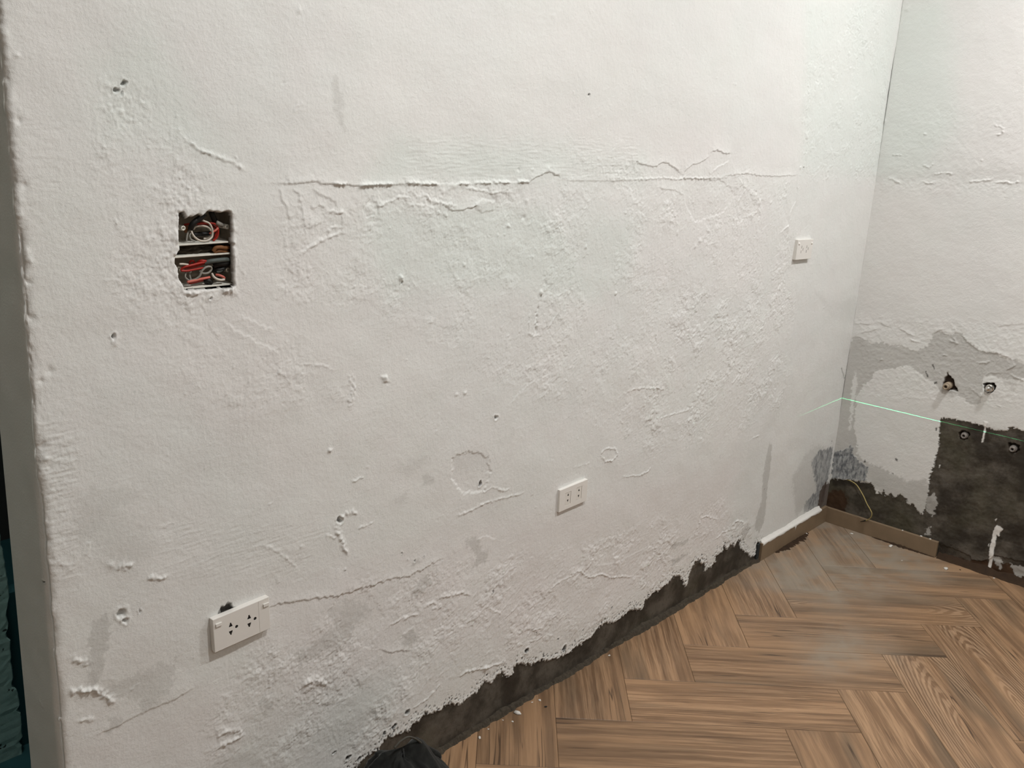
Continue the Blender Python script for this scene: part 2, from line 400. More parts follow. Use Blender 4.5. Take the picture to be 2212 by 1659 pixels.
M['fold_highlight'] = simple('grey_fold_highlight', (.075, .070, .058), .8, var=.3)  # lighter grey that paints the highlight on the bag's top fold
def cloth_mat():
    t = NT('black_fabric'); n = t.noise(1, 3, vec=t.mapping((60, 60, 60))); wv = t.noise(900, 2)
    c = t.mix(t.rng(n, .4, .75), (.004, .0045, .004), (.014, .015, .013)); t.bump(wv, .35, .0006)
    t.b.inputs['Sheen Weight'].default_value = .10; t.b.inputs['Sheen Roughness'].default_value = .4
    return t.done(c, .85)
M['cloth'] = cloth_mat()

# ================================================================== wall_left (the long plastered wall) with its jamb
def build_wall_left():
    r = .007; th = .14
    # columns: back of the wall, jamb, rounded arris, front (finer towards the near end)
    cols = []
    for x in (XB, 2.5, 1.5, X0 + .1): cols.append((x, YA + th, 0, 1, X0 - .45 - (x - X0) * .01))
    cols.append((X0 + .002, YA + th, 0, 1, X0 - .3)); cols.append((X0, YA + th - .002, -1, 0, X0 - .29))
    for y in np.arange(YA + th - .004, YA + r, -.003): cols.append((X0, y, -1, 0, X0 + r - r * math.pi / 2 - (y - YA - r)))
    for k in range(8):
        a = math.pi / 2 * (k / 8); cols.append((X0 + r - r * math.cos(a), YA + r - r * math.sin(a), -math.cos(a), -math.sin(a), X0 + r - r * (math.pi / 2 - a)))
    x = X0 + r
    while x < XB + .008:
        cols.append((x, YA, 0, -1, x)); x += .00155 + (x - X0) * .00052
    cols = np.array(cols, F32); o = np.argsort(cols[:, 4], kind='stable'); cols = cols[o]
    Z = np.concatenate([np.array([-.02]), np.arange(0, .9, .0021), np.arange(.9, 2.06, .0020), np.array([2.2, 2.5, 2.8])])
    s = Sheet(cols[:, 4], Z, WA, 3)
    U, Zg = s.U, s.Z
    front = sstep(X0 - .004, X0 + .004, U)
    rough = s.zone([
        ([(600, 395), (1200, 395), (1700, 380), (1720, 640), (1690, 900), (1500, 960), (1200, 900), (900, 700), (600, 640)], .55),
        ([(780, 400), (1230, 395), (1230, 510), (1100, 540), (900, 480), (780, 520)], .9),
        ([(1240, 330), (1700, 385), (1700, 520), (1560, 560), (1400, 470)], .8),
        ([(1480, 600), (1700, 560), (1690, 880), (1560, 900), (1400, 990), (1300, 900)], .9),
        ([(230, 180), (300, 180), (470, 420), (470, 640), (380, 820), (250, 600), (200, 330)], .8),
        ([(380, 760), (650, 720), (760, 860), (620, 900), (450, 880)], .5),
        ([(500, 1400), (800, 1330), (900, 1500), (760, 1659), (450, 1640)], .95),
        ([(780, 1250), (1250, 1180), (1560, 1080), (1640, 1150), (1250, 1390), (900, 1500)], .85),
        ([(90, 880), (150, 880), (170, 1240), (110, 1240)], .6),
        ([(1740, 0), (1940, 0), (1900, 400), (1730, 380)], .6)], 30)
    # the plaster's own undulation and trowelled texture
    s.H += s.n(3.2, 1, 2) * 2.4 + s.n(11, 2, 2) * .9
    pt = sstep(-.25, .45, s.n(7, 14, 2))                      # texture comes and goes in patches
    rg = rough * (.25 + .75 * pt)
    s.H += front * ((1 - np.abs(s.n(70, 4, 3))) ** 3 * (.12 + .40 * rg) + s.n(90, 6, 3) * (.22 + .42 * rg) + s.n(230, 8, 2) * (.18 + .36 * rg))
    f1 = s.n(21, 15, 4, gain=.58); s.H += front * (1.15 * sstep(.10, .125, f1) + .9 * sstep(.42, .445, f1)) * rg
    f2 = s.n(34, 16, 4, gain=.6, fy=26); s.H -= front * 1.2 * sstep(.38, .41, f2) * rg * (1 - pt * .5)
    br = s.zone([([(90, 900), (160, 900), (170, 1260), (100, 1260)], 1), ([(880, 290), (1380, 300), (1380, 390), (860, 390)], .8), ([(350, 1120), (700, 1140), (650, 1260), (330, 1250)], .7), ([(60, 270), (130, 270), (130, 420), (70, 420)], .8)], 15)
    s.H += br * s.n(22, 12, 3, fy=230) * .55
    s.scatter(rough * .9, 4200, 1100)

    # --- the long horizontal seam and the vertical edge of the skim patch
    s.plate([(600, 398), (1240, 390), (1720, 378), (1722, 450), (1706, 480), (1702, 560), (1668, 940), (1640, 1170), (900, 1560), (500, 1659), (560, 1300), (600, 900)], .9, 1.0, 1.5, soft=60)
    s.step([(603, 397), (640, 396), (676, 392), (700, 398), (735, 396), (760, 402), (782, 402)], 2.6, 18, 1)
    s.step([(782, 400), (850, 397), (905, 395)], 2.0, 8, 1)
    for a, b in (((720, 397), (746, 398)), ((776, 399), (850, 398)), ((880, 395), (945, 397)), ((990, 396), (1012, 396)), ((1022, 394), (1060, 394)), ((1064, 392), (1100, 394)), ((1118, 391), (1142, 393))):
        s.ridge([a, ((a[0] + b[0]) / 2, (a[1] + b[1]) / 2), b], 2.4, 4.2, .5)
    s.step([(905, 397), (1000, 396), (1100, 393), (1140, 391)], 1.6, 14, -1, .5)
    s.step([(1140, 392), (1160, 381), (1182, 371), (1212, 383)], 3.0, 14, 1)
    s.step([(1215, 390), (1300, 391), (1360, 390)], 1.3, 10, 1, .3)
    s.ridge([(1350, 389), (1400, 386), (1440, 384), (1462, 388), (1480, 384), (1520, 385), (1570, 383)], 2.2, 1.8)
    s.step([(1560, 381), (1610, 375), (1640, 379), (1680, 381), (1722, 378)], 2.0, 10, 1)
    s.step([(1368, 362), (1374, 350), (1396, 357), (1415, 360), (1428, 351), (1440, 352), (1455, 362), (1472, 376)], 2.6, 16, 1)
    s.step([(1477, 372), (1494, 356), (1510, 352), (1530, 339)], 2.3, 12, 1)
    s.step([(1536, 328), (1548, 324), (1562, 331), (1577, 332)], 2.8, 12, 1)
    s.step([(1577, 336), (1570, 350), (1548, 360), (1538, 370)], 1.8, 12, 1)
    s.step([(1722, 380), (1720, 420), (1718, 433), (1704, 460), (1702, 485), (1680, 505)], 1.8, 10, 1)
    for p in ([(602, 405), (606, 430), (618, 450), (625, 475)], [(632, 405), (645, 425), (652, 460), (658, 495), (680, 485), (700, 478)],
              [(675, 409), (690, 420), (715, 430), (722, 440), (724, 460), (737, 462), (737, 500)], [(668, 445), (676, 451), (688, 443), (700, 452)],
              [(1420, 405), (1460, 412), (1471, 420)], [(1612, 382), (1615, 395), (1605, 415), (1590, 440)],):
        s.step(p, 1.6, 9, 1)
    for p in ([(745, 500), (690, 520), (660, 540), (650, 550)], [(705, 455), (725, 458), (737, 460)], [(705, 510), (712, 492), (738, 490)], [(812, 445), (840, 436), (858, 427), (880, 425)],
              [(900, 435), (915, 418), (930, 436), (960, 440), (985, 445)], [(1000, 405), (1040, 412), (1065, 418), (1085, 412)], [(940, 458), (955, 462), (965, 465)]):
        s.ridge(p, 2.4, 1.9)
    s.step([(955, 442), (975, 455), (990, 456), (1010, 449), (1035, 444)], 2.6, 12, 1)
    s.plate([(1018, 445), (1042, 430), (1068, 436), (1066, 455), (1040, 458)], 1.5, 1.2)
    s.plate([(800, 425), (812, 440), (816, 460), (790, 468), (782, 452)], -1.6, 1.2)
    for x, y, r_, h in ((782, 400, 6, 3.2), (1136, 433, 6, 2.4), (1182, 366, 4, 2.4), (1120, 367, 4, -2.6), (1148, 366, 3, 1.8), (866, 600, 5, 4.2), (1167, 632, 6, 4.2), (1097, 488, 4, 3), (1130, 470, 5, -3), (955, 413, 6, 1.8),
                         (1075, 508, 3, 2), (1330, 635, 4, 3.5), (712, 972, 4, 4.2), (1002, 572, 4, 2), (1440, 440, 5, 2.6), (1448, 478, 4, 2.2), (1462, 503, 5, 2.4), (1265, 533, 4, 2.6), (1379, 530, 2.5, 2),
                         (1640, 437, 8, 3.2), (1632, 415, 4, -3), (1665, 437, 5, 2.4), (1510, 520, 6, 2.6), (1500, 533, 5, 2.4), (1520, 512, 4, 2.2), (1700, 490, 4, 2.2), (1698, 548, 4, 2), (1570, 685, 5, -3), (1558, 695, 4, 2.2), (1523, 693, 4, -2.2),
                         (1530, 730, 4, 2), (1552, 730, 4, 2), (1048, 1443, 5, 5), (650, 1180, 3, 2), (240, 1221, 6, 2.5), (832, 818, 5, 3), (838, 828, 3, -2.5), (1003, 848, 4, 2.8), (985, 852, 4, 2.2), (250, 743, 5, 1.6),
                         (92, 823, 4, -2.5), (108, 802, 6, -2.2), (100, 990, 4, 2.4), (60, 562, 6, 3), (62, 610, 5, -2.4), (68, 690, 7, -3), (58, 545, 6, 2.6), (90, 965, 7, -3), (95, 1130, 4, 2), (97, 1170, 5, -3), (40, 260, 4, -2), (35, 120, 4, 1.6), (125, 1560, 4, 3), (50, 400, 5, -2),
                         (645, 22, 4, 1.8), (1372, 362, 4, 1.5), (1728, 362, 5, 2.6), (1787, 383, 5, 2.6)):
        s.blob(x, y, r_, h)
    s.ridge([(1160, 655), (1158, 680), (1156, 705), (1157, 720)], 3, -2.6, 2.5); s.ridge([(1142, 672), (1142, 720), (1152, 728), (1164, 724)], 1.8, 1.4)
    s.ridge([(1202, 678), (1184, 708)], 1.6, 1.8, .3); s.ridge([(1596, 808), (1582, 828)], 1.6, 2.0, .3)
    s.ridge([(822, 812), (832, 816), (840, 830)], 2.5, 2); s.ridge([(755, 815), (762, 830), (760, 860), (756, 880)], 4, 2, 3)
    s.ridge([(640, 1345 - 560), (700, 790), (720, 800)], 1.5, 1.0)
    for p, w_, h_ in (([(760, 1040), (775, 1035), (785, 1030)], 2, 2), ([(985, 1115), (1010, 1105), (1050, 1085), (1130, 1065)], 2.4, 1.6), ([(1040, 1065), (1060, 1052), (1090, 1060), (1100, 1055)], 2, 1.4),
                      ([(735, 1120), (745, 1110), (760, 1105), (770, 1110)], 3, 2.2), ([(775, 1140), (790, 1135), (808, 1127)], 1.6, 1.6), ([(722, 1135), (735, 1160), (742, 1185), (750, 1195)], 4, 2.8), ([(700, 1155), (720, 1160), (735, 1158)], 2, 1.3),
                      ([(150, 1495), (180, 1490), (210, 1492), (238, 1508), (245, 1520)], 4, 4.0), ([(172, 1488), (195, 1490), (215, 1483)], 2, 1.8), ([(155, 1420), (175, 1428), (195, 1432)], 4, 2.6), ([(172, 1557), (190, 1552), (202, 1556)], 2.5, 2.2),
                      ([(255, 1225), (270, 1222), (285, 1222)], 5, 2.6), ([(320, 1245), (335, 1250), (360, 1246)], 3, 2.4), ([(1350, 850), (1375, 838), (1410, 838), (1435, 840)], 2.4, 1.6), ([(1422, 905), (1440, 898), (1470, 890), (1500, 880)], 2, 1.4),
                      ([(400, 300), (432, 325), (470, 338), (505, 350), (530, 368)], 2.2, 1.8), ([(380, 280), (400, 300)], 3, 1.0), ([(1240, 1010), (1275, 1000)], 2, 1), ([(1345, 1030), (1380, 1027), (1400, 1018), (1405, 1010)], 2, 1.8),
                      ([(650, 1480), (670, 1466), (690, 1470), (705, 1482)], 5, 3.2), ([(470, 1590), (490, 1580), (515, 1578), (520, 1590), (490, 1605), (465, 1618)], 4, 2.6), ([(990, 1460), (1010, 1450), (1035, 1445), (1060, 1440), (1090, 1430)], 2.2, 2.2),
                      ([(1002, 1448), (1015, 1450), (1040, 1438)], 1.8, 1.6), ([(890, 1530), (920, 1510), (940, 1490), (948, 1478)], 2.2, 1.8), ([(880, 1560), (910, 1545)], 2, 1.2), ([(1140, 1388), (1160, 1382), (1175, 1370), (1170, 1355), (1145, 1362), (1138, 1375)], 1.8, 1.3),
                      ([(1230, 1240), (1250, 1232), (1270, 1247), (1300, 1240), (1320, 1248), (1345, 1245), (1365, 1247)], 2, 1.9), ([(1190, 1270), (1215, 1252), (1240, 1242)], 2.2, 1.5), ([(945, 1290), (970, 1285), (1000, 1278), (1015, 1285)], 3.5, 2.0), ([(915, 1310), (935, 1300), (950, 1310), (930, 1315)], 3, 1.8),
                      ([(1050, 1310), (1080, 1325), (1100, 1300)], 2, 1.2), ([(1085, 1340), (1110, 1318), (1120, 1305)], 1.8, 1.2), ([(840, 1350), (870, 1335), (905, 1325)], 2, 1.6), ([(600, 800), (615, 812)], 2.5, 1.5), ([(560, 1175), (600, 1190), (640, 1225)], 2, 1.1),
                      ([(130, 1280 - 60), (150, 1220), (165, 1215)], 2, 1.2), ([(1640, 940), (1625, 946)], 2, 1.4), ([(1512, 1120), (1525, 1115), (1550, 1122)], 2.4, 1.8), ([(1580, 1135), (1590, 1125), (1605, 1128)], 3, 2.2), ([(1545, 1165), (1560, 1150), (1590, 1140)], 2, 1.6)):
        s.ridge(p, w_, h_)
    # the wandering crack below the middle socket
    s.step([(560, 1318), (600, 1305), (650, 1295), (700, 1290), (740, 1283), (770, 1275), (810, 1262), (850, 1248), (880, 1245), (910, 1230), (935, 1215), (960, 1205)], 2.2, 16, 1, 2)
    s.step([(205, 1590), (250, 1570), (300, 1545), (330, 1530), (380, 1510), (420, 1485)], 1.5, 30, 1, 1.0)
    s.step([(824, 1403), (840, 1410), (855, 1408), (870, 1404), (885, 1407)], 2.0, 10, 1)
    s.step([(1290, 1260 - 40), (1330, 1215), (1400, 1180)], .8, 20, -1)
    for p in ([(1030, 1165), (1050, 1158), (1075, 1165)], [(1100, 870), (1140, 830), (1200, 800)], [(480, 690), (520, 720), (600, 760)], [(450, 700), (470, 730)],
              [(520, 680), (560, 700), (590, 712)], [(640, 830), (660, 850)], [(310, 440), (340, 400)]):
        s.step(p, 1.0, 14, s.rng.choice((1, -1)), 2)
    # ring-shaped filled hole and rough plug
    s.ridge([(1298, 985), (1300, 975), (1312, 968), (1328, 970), (1334, 982), (1322, 994), (1308, 996), (1298, 985)], 2.2, 2.0); s.ridge([(1140, 545), (1150, 530), (1158, 540), (1150, 556), (1135, 555)], 2, 1.0)
    s.plate([(975, 990), (1010, 975), (1050, 985), (1060, 1020), (1045, 1060), (1000, 1065), (975, 1035)], -1.8, 2.5, 3)
    s.plate([(745, 1270), (800, 1280), (830, 1330), (800, 1400), (740, 1380), (700, 1330)], -1.0, 2, 3)
    s.plate([(1475, 385), (1560, 390), (1590, 420), (1560, 460), (1500, 480), (1480, 440)], -1.4, 2.2, 2.5)
    # drilled and broken pits
    for x, y, r_, h, d in ((270, 180, 5, 7, .45), (252, 193, 4, 5, .45), (265, 205, 3, 3, .2), (248, 727, 5, 7, .5), (734, 1124, 8, 9, .5), (1070, 901, 6, 7, .55), (1037, 1045, 6, 8, .65), (262, 1325, 9, 7, .25), (270, 1340, 6, 6, .25), (1272, 203, 2.6, 5, 1.0),
                           (1167, 640, 3.5, 4, .3), (866, 608, 3, 4, .3), (1651, 1058, 3, 5, .9), (1797, 955, 3.5, 5, .6), (1820, 815, 3, 5, .9), (1137, 1405, 7, 7, .8), (1218, 1400, 9, 8, .8), (1156, 1305 + 60, 3, 4, .7), (878, 1537, 8, 8, .6), (851, 1568, 7, 8, .8), (830, 1583, 4, 5, .8),
                           (752, 1637, 7, 7, .8), (775, 1640, 7, 7, .7), (722, 1625, 4, 5, .6), (1205, 1378, 3, 4, .8), (1258, 1360, 3, 4, .8), (1320, 1312, 3.5, 5, .8), (1360, 1302, 3, 4, .8), (1376, 1305, 3, 4, .8), (1400, 1290, 4, 5, .8), (1110, 1352, 1.5, 2, .7),
                           (915, 1203, 3, 2.5, .35), (895, 1212, 3, 2, .3), (867, 1203 - 10, 2, 2, .4), (1066, 1277, 2.5, 3, .6), (880, 1210, 2, 2, .4), (744, 1230, 2, 2, .4), (1580, 1158, 4, 5, .8), (1594, 1168, 4, 5, .9), (1608, 1172, 4, 5, .9), (1515, 1200, 4, 5, .8), (1548, 1180, 3, 6, .9),
                           (1565, 1172, 3, 6, .8), (82, 1272, 2, 2, .9), (1734, 362, 3, 3, .3), (455, 645, 3, 4, .25), (300, 1320, 3, 3, .1), (1555, 985, 2.2, 2, .5), (1498, 934, 2, 2, .4), (1510, 1131, 3, 2, .4)):
        s.pit(x, y, r_, h, 1.2, d)
    s.ridge([(1818, 795), (1822, 806), (1826, 818)], 1.6, -2.5, .4); s.mask('dark', [(1817, 795), (1819, 795), (1826, 818), (1824, 819)], .5, 1.0, .5)
    # --- damp shapes and stains
    D = lambda p, v, e=4, w_=2.0: s.mask('stain', p, v, e * 1.2, w_, amp=4.0, freq=45)
    D([(160, 1075), (215, 1053), (290, 1052), (300, 1080), (250, 1110), (200, 1160), (160, 1180)], .22, 10, 6); D([(210, 1115), (330, 1120), (335, 1190), (270, 1245), (230, 1200)], .16, 14, 6)
    D([(228, 1323), (238, 1350), (232, 1400), (210, 1480), (188, 1485), (190, 1430), (188, 1380), (205, 1345)], .42, 3, 3); D([(200, 1485), (240, 1480), (330, 1440), (385, 1425), (370, 1480), (330, 1530), (310, 1540), (300, 1510), (240, 1500)], .30, 4, 5)
    D([(230, 1590), (235, 1550), (250, 1548), (262, 1565)], .4, 4, 3); D([(270, 1180 + 40), (300, 1215), (290, 1250), (265, 1245)], .15, 6, 4)
    D([(715, 175), (725, 165), (738, 200), (742, 250), (745, 290), (735, 270), (718, 230)], .30, 5, 2)
    D([(912, 1026), (930, 1022), (935, 1042), (915, 1048)], .35, 3); D([(1004, 1168), (1030, 1162), (1040, 1190), (1058, 1192), (1050, 1212), (1020, 1228), (1030, 1200), (1010, 1180)], .42, 4, 3)
    D([(875, 1370), (895, 1358), (905, 1375), (885, 1400), (865, 1395)], .42, 5, 3); D([(908, 1250), (928, 1240), (932, 1260), (905, 1285), (885, 1290)], .4, 4, 3); D([(895, 1212), (905, 1205), (910, 1215), (890, 1222)], .5, 3, 2)
    D([(735, 1295), (790, 1300), (800, 1325), (770, 1350), (740, 1400), (700, 1410), (640, 1440), (650, 1400), (700, 1370), (735, 1330)], .38, 10, 7)
    D([(700, 1330), (735, 1300), (760, 1310), (740, 1350)], .2, 5, 5); D([(840, 1330), (860, 1320), (862, 1340)], .3, 6, 3); D([(850, 1080), (880, 1062), (885, 1075), (860, 1095)], .2, 5, 3)
    D([(975, 990), (1020, 975), (1055, 990), (1050, 1015), (985, 1020)], .22, 8, 5); D([(860, 1010), (915, 985), (925, 995), (880, 1030)], .15, 8, 4); D([(1070, 960), (1110, 930), (1100, 960)], .15, 10, 4)
    D([(1663, 955), (1668, 960), (1664, 1010), (1657, 1060), (1655, 1090), (1650, 1130), (1640, 1150), (1630, 1145), (1632, 1120), (1645, 1080), (1648, 1030), (1655, 990)], .55, 3, 2)
    D([(1450, 1175), (1488, 1165), (1482, 1175), (1455, 1185)], .5, 2.5, 2); D([(1450, 1210), (1488, 1195), (1470, 1210), (1452, 1225)], .55, 2.5, 2); D([(1300, 940), (1440, 1000), (1640, 960), (1640, 1080), (1400, 1130), (1280, 1040)], .06, 60, 8)
    D([(1600, 1150), (1615, 1130), (1620, 1140), (1605, 1170)], .5, 3, 2); D([(470, 1640), (500, 1620), (560, 1640), (590, 1659), (460, 1659)], .3, 6, 4); D([(560, 1510), (580, 1505), (590, 1540), (570, 1550)], .4, 5, 5)
    D([(1710, 1030), (1740, 980), (1770, 960), (1795, 970), (1775, 1080), (1735, 1100), (1720, 1120)], .35, 8, 5); D([(1735, 600), (1790, 655), (1850, 640), (1850, 700), (1800, 690)], .12, 10, 4)
    D([(780, 1400), (860, 1440), (800, 1600), (640, 1659), (500, 1659), (600, 1500)], .14, 60, 8); D([(1200, 1100), (1350, 1080), (1400, 1140), (1250, 1180)], .08, 30, 6)
    s.mask('soot', [(1752, 1000), (1768, 975), (1800, 965), (1790, 1030), (1778, 1085), (1768, 1105), (1750, 1102), (1740, 1085), (1765, 1060)], .8, 5, 3, amp=6, freq=50)
    s.mask('soot', [(1738, 1090), (1768, 1082), (1764, 1104), (1736, 1108)], .5, 4, 3)
    # corner line dirt
    s.mask('dark', [(1846, 700), (1849, 702), (1834, 800), (1827, 840), (1825, 838), (1833, 780)], .6, 1.2, .6, amp=4, freq=40); s.mask('stain', [(1828, 800), (1850, 700), (1860, 720), (1820, 1000), (1806, 1000)], .5, 4, 3)
    s.mask('rust', [(1764, 1105), (1772, 1060), (1784, 1040), (1800, 1050), (1800, 1130)], .85, 4, 3)
    # --- paint gone along the foot of the wall: bare mortar
    edge = [(300, 1790), (500, 1745), (700, 1690), (772, 1659), (790, 1636), (815, 1622), (840, 1588), (846, 1592), (881, 1579), (893, 1560), (906, 1557), (918, 1540), (926, 1541), (950, 1535), (966, 1522), (980, 1519), (998, 1521), (1012, 1508), (1034, 1494), (1040, 1478), (1048, 1471), (1066, 1476),
            (1072, 1462), (1084, 1451), (1095, 1464), (1107, 1458), (1112, 1440), (1116, 1435), (1152, 1435), (1170, 1424), (1188, 1428), (1210, 1418), (1229, 1410), (1242, 1399), (1262, 1386), (1279, 1374), (1290, 1356), (1306, 1345), (1325, 1344), (1333, 1340), (1350, 1326), (1365, 1315), (1387, 1317),
            (1398, 1295), (1410, 1284), (1423, 1277), (1434, 1265), (1446, 1259), (1452, 1247), (1468, 1243), (1478, 1262), (1483, 1268), (1489, 1240), (1497, 1221), (1504, 1211), (1512, 1209), (1516, 1222), (1521, 1211), (1522, 1232), (1535, 1224), (1545, 1214), (1546, 1200), (1561, 1191), (1562, 1178),
            (1566, 1181), (1569, 1189), (1576, 1178), (1581, 1173), (1588, 1180), (1594, 1166), (1599, 1166), (1600, 1181), (1605, 1189), (1618, 1197), (1622, 1203), (1632, 1198), (1634, 1172), (1642, 1170)]
    pts = s.pl(edge) + [(3.02, -.05), (.3, -.05)]; sl = s.win(pts, .03)
    d = s.poly(pts, sl, 1.3) + 5.5 * fbm(s.U[sl] * 140, s.Z[sl] * 60, 41, 4, .6) + 3.0 * fbm(s.U[sl] * 300, s.Z[sl] * 35, 43, 2) + 1.6 * np.abs(fbm(s.U[sl] * 400, s.Z[sl] * 160, 47, 2))
    # loose flakes missing just above the edge
    fl = fbm(s.U[sl] * 190, s.Z[sl] * 150, 55, 3); near = np.clip(1 - np.abs(d + 12) / 15, 0, 1); fd = (fl - .40) * 9 * near
    cem = np.maximum(sstep(-.8, .8, d), sstep(0, 1.2, fd) * (near > 0)); s.M['cement'][sl] = np.maximum(s.M['cement'][sl], cem)
    s.H[sl] += -2.6 * cem + (1 - cem) * 1.3 * np.exp(-np.abs(d + 3) / 5)
    s.H[sl] += cem * (s.n(16, 31, 2)[sl] * 1.6); k = cem > .5
    s.M['stain'][sl] *= 1 - cem; s.M['dark'][sl] = np.maximum(s.M['dark'][sl], .35 * cem * sstep(4, .5, d))
    # green-white and pinkish tints of the different skim coats
    g = s.zone([([(860, 300), (1250, 300), (1400, 330), (1380, 390), (1200, 395), (780, 400)], .9), ([(800, 440), (1180, 450), (1260, 560), (1300, 640), (1000, 620), (840, 650), (790, 520)], 1.0), ([(180, 130), (330, 60), (420, 200), (480, 330), (380, 330), (230, 310)], .9),
                ([(1740, 0), (1940, 0), (1900, 380), (1730, 370)], .8), ([(1220, 440), (1380, 480), (1350, 620), (1220, 640)], .7), ([(600, 1400), (850, 1480), (760, 1640), (500, 1650)], .35), ([(60, 300), (200, 380), (180, 700), (80, 700)], .2)], 45)
    pk = s.zone([([(250, 480), (700, 480), (780, 900), (600, 1000), (300, 760)], .35), ([(560, 1290), (900, 1180), (1600, 1000), (1560, 1180), (1200, 1380), (900, 1400), (600, 1560)], .7), ([(1230, 250), (1720, 300), (1700, 370), (1240, 380)], .5), ([(130, 1640), (300, 1540), (500, 1480), (480, 1659), (130, 1659)], .6), ([(1400, 400), (1660, 430), (1640, 620), (1400, 640)], .4)], 60)
    s.M['tint'] += np.clip(g - pk + s.n(5, 61, 3) * .25, -1, 1)
    # --- broken opening around the two recessed wiring boxes
    op = s.pl([(386, 460), (398, 458), (403, 472), (410, 466), (418, 468), (428, 462), (437, 466), (450, 456), (480, 458), (497, 456), (502, 466), (503, 500), (502, 522), (504, 560), (505, 600), (508, 617), (498, 622), (470, 624), (450, 627), (438, 625), (400, 628), (396, 616), (388, 604), (386, 580), (379, 571), (380, 556), (388, 540), (386, 520), (387, 480)])
    sl = s.win(op, .03); d = s.poly(op, sl, .5)
    s.H[sl] += 2.4 * np.exp(-np.abs(d + 3) / 2.5) * (fbm(s.U[sl] * 70, s.Z[sl] * 70, 71, 2) + .25) - 11 * sstep(-1.5, 3.5, d)
    s.M['stain'][sl] = np.maximum(s.M['stain'][sl], .8 * sstep(-1.5, 1.5, d)); s.M['hole'][sl] = np.maximum(s.M['hole'][sl], (d > 2.2) * 1.0)
    s.M['cement'][sl] = np.maximum(s.M['cement'][sl], .9 * sstep(.2, 1.4, d)); s.M['dark'][sl] = np.maximum(s.M['dark'][sl], .5 * sstep(1.5, 3.5, d))
    s.ridge([(505, 526), (510, 545), (520, 580), (528, 600)], 1.2, .8); s.blob(504, 524, 3, 4); s.ridge([(402, 633), (415, 634), (430, 630)], 4, 5); s.ridge([(480, 624), (495, 622), (508, 632)], 6, 5)
    # --- breakout above the big socket
    s.mask('cement', [(476, 1315), (477, 1309), (488, 1308), (492, 1301), (499, 1300), (502, 1312), (508, 1325), (470, 1332)], .75, 1.0, 1)
    sl, v = s.mask('dark', [(478, 1314), (488, 1310), (500, 1304), (503, 1314), (520, 1312), (545, 1300), (560, 1295), (556, 1330), (480, 1345)], .55, 1.2, 1); s.H[sl] -= v * 14
    # corner edge ragged plaster at the wiring side (jamb arris)
    ar = np.exp(-((U - (X0 + .001)) / .008) ** 2); s.H += ar * (fbm(U * 20, Zg * 22, 91, 4, .6) * 2.6 - .4 + np.clip(fbm(U * 0 + 3.3, Zg * 9, 95, 3), -1, 0) * 7)
    s.H -= 5.5 * np.exp(-((U - (X0 - .001)) / .0085) ** 2) * sstep(.98, .86, Zg) * (1 + .25 * fbm(U * 0 + 7.7, Zg * 30, 97, 2))
    s.H[:, :6] = 0
    # the wall's foot stays behind the skirting
    s.H = np.where((U > XB - .004), np.minimum(s.H, 1.0), s.H)
    return sheet_mesh('wall_left', s, cols[:, 0], cols[:, 1], cols[:, 2], cols[:, 3], M['wall'])
build_wall_left()

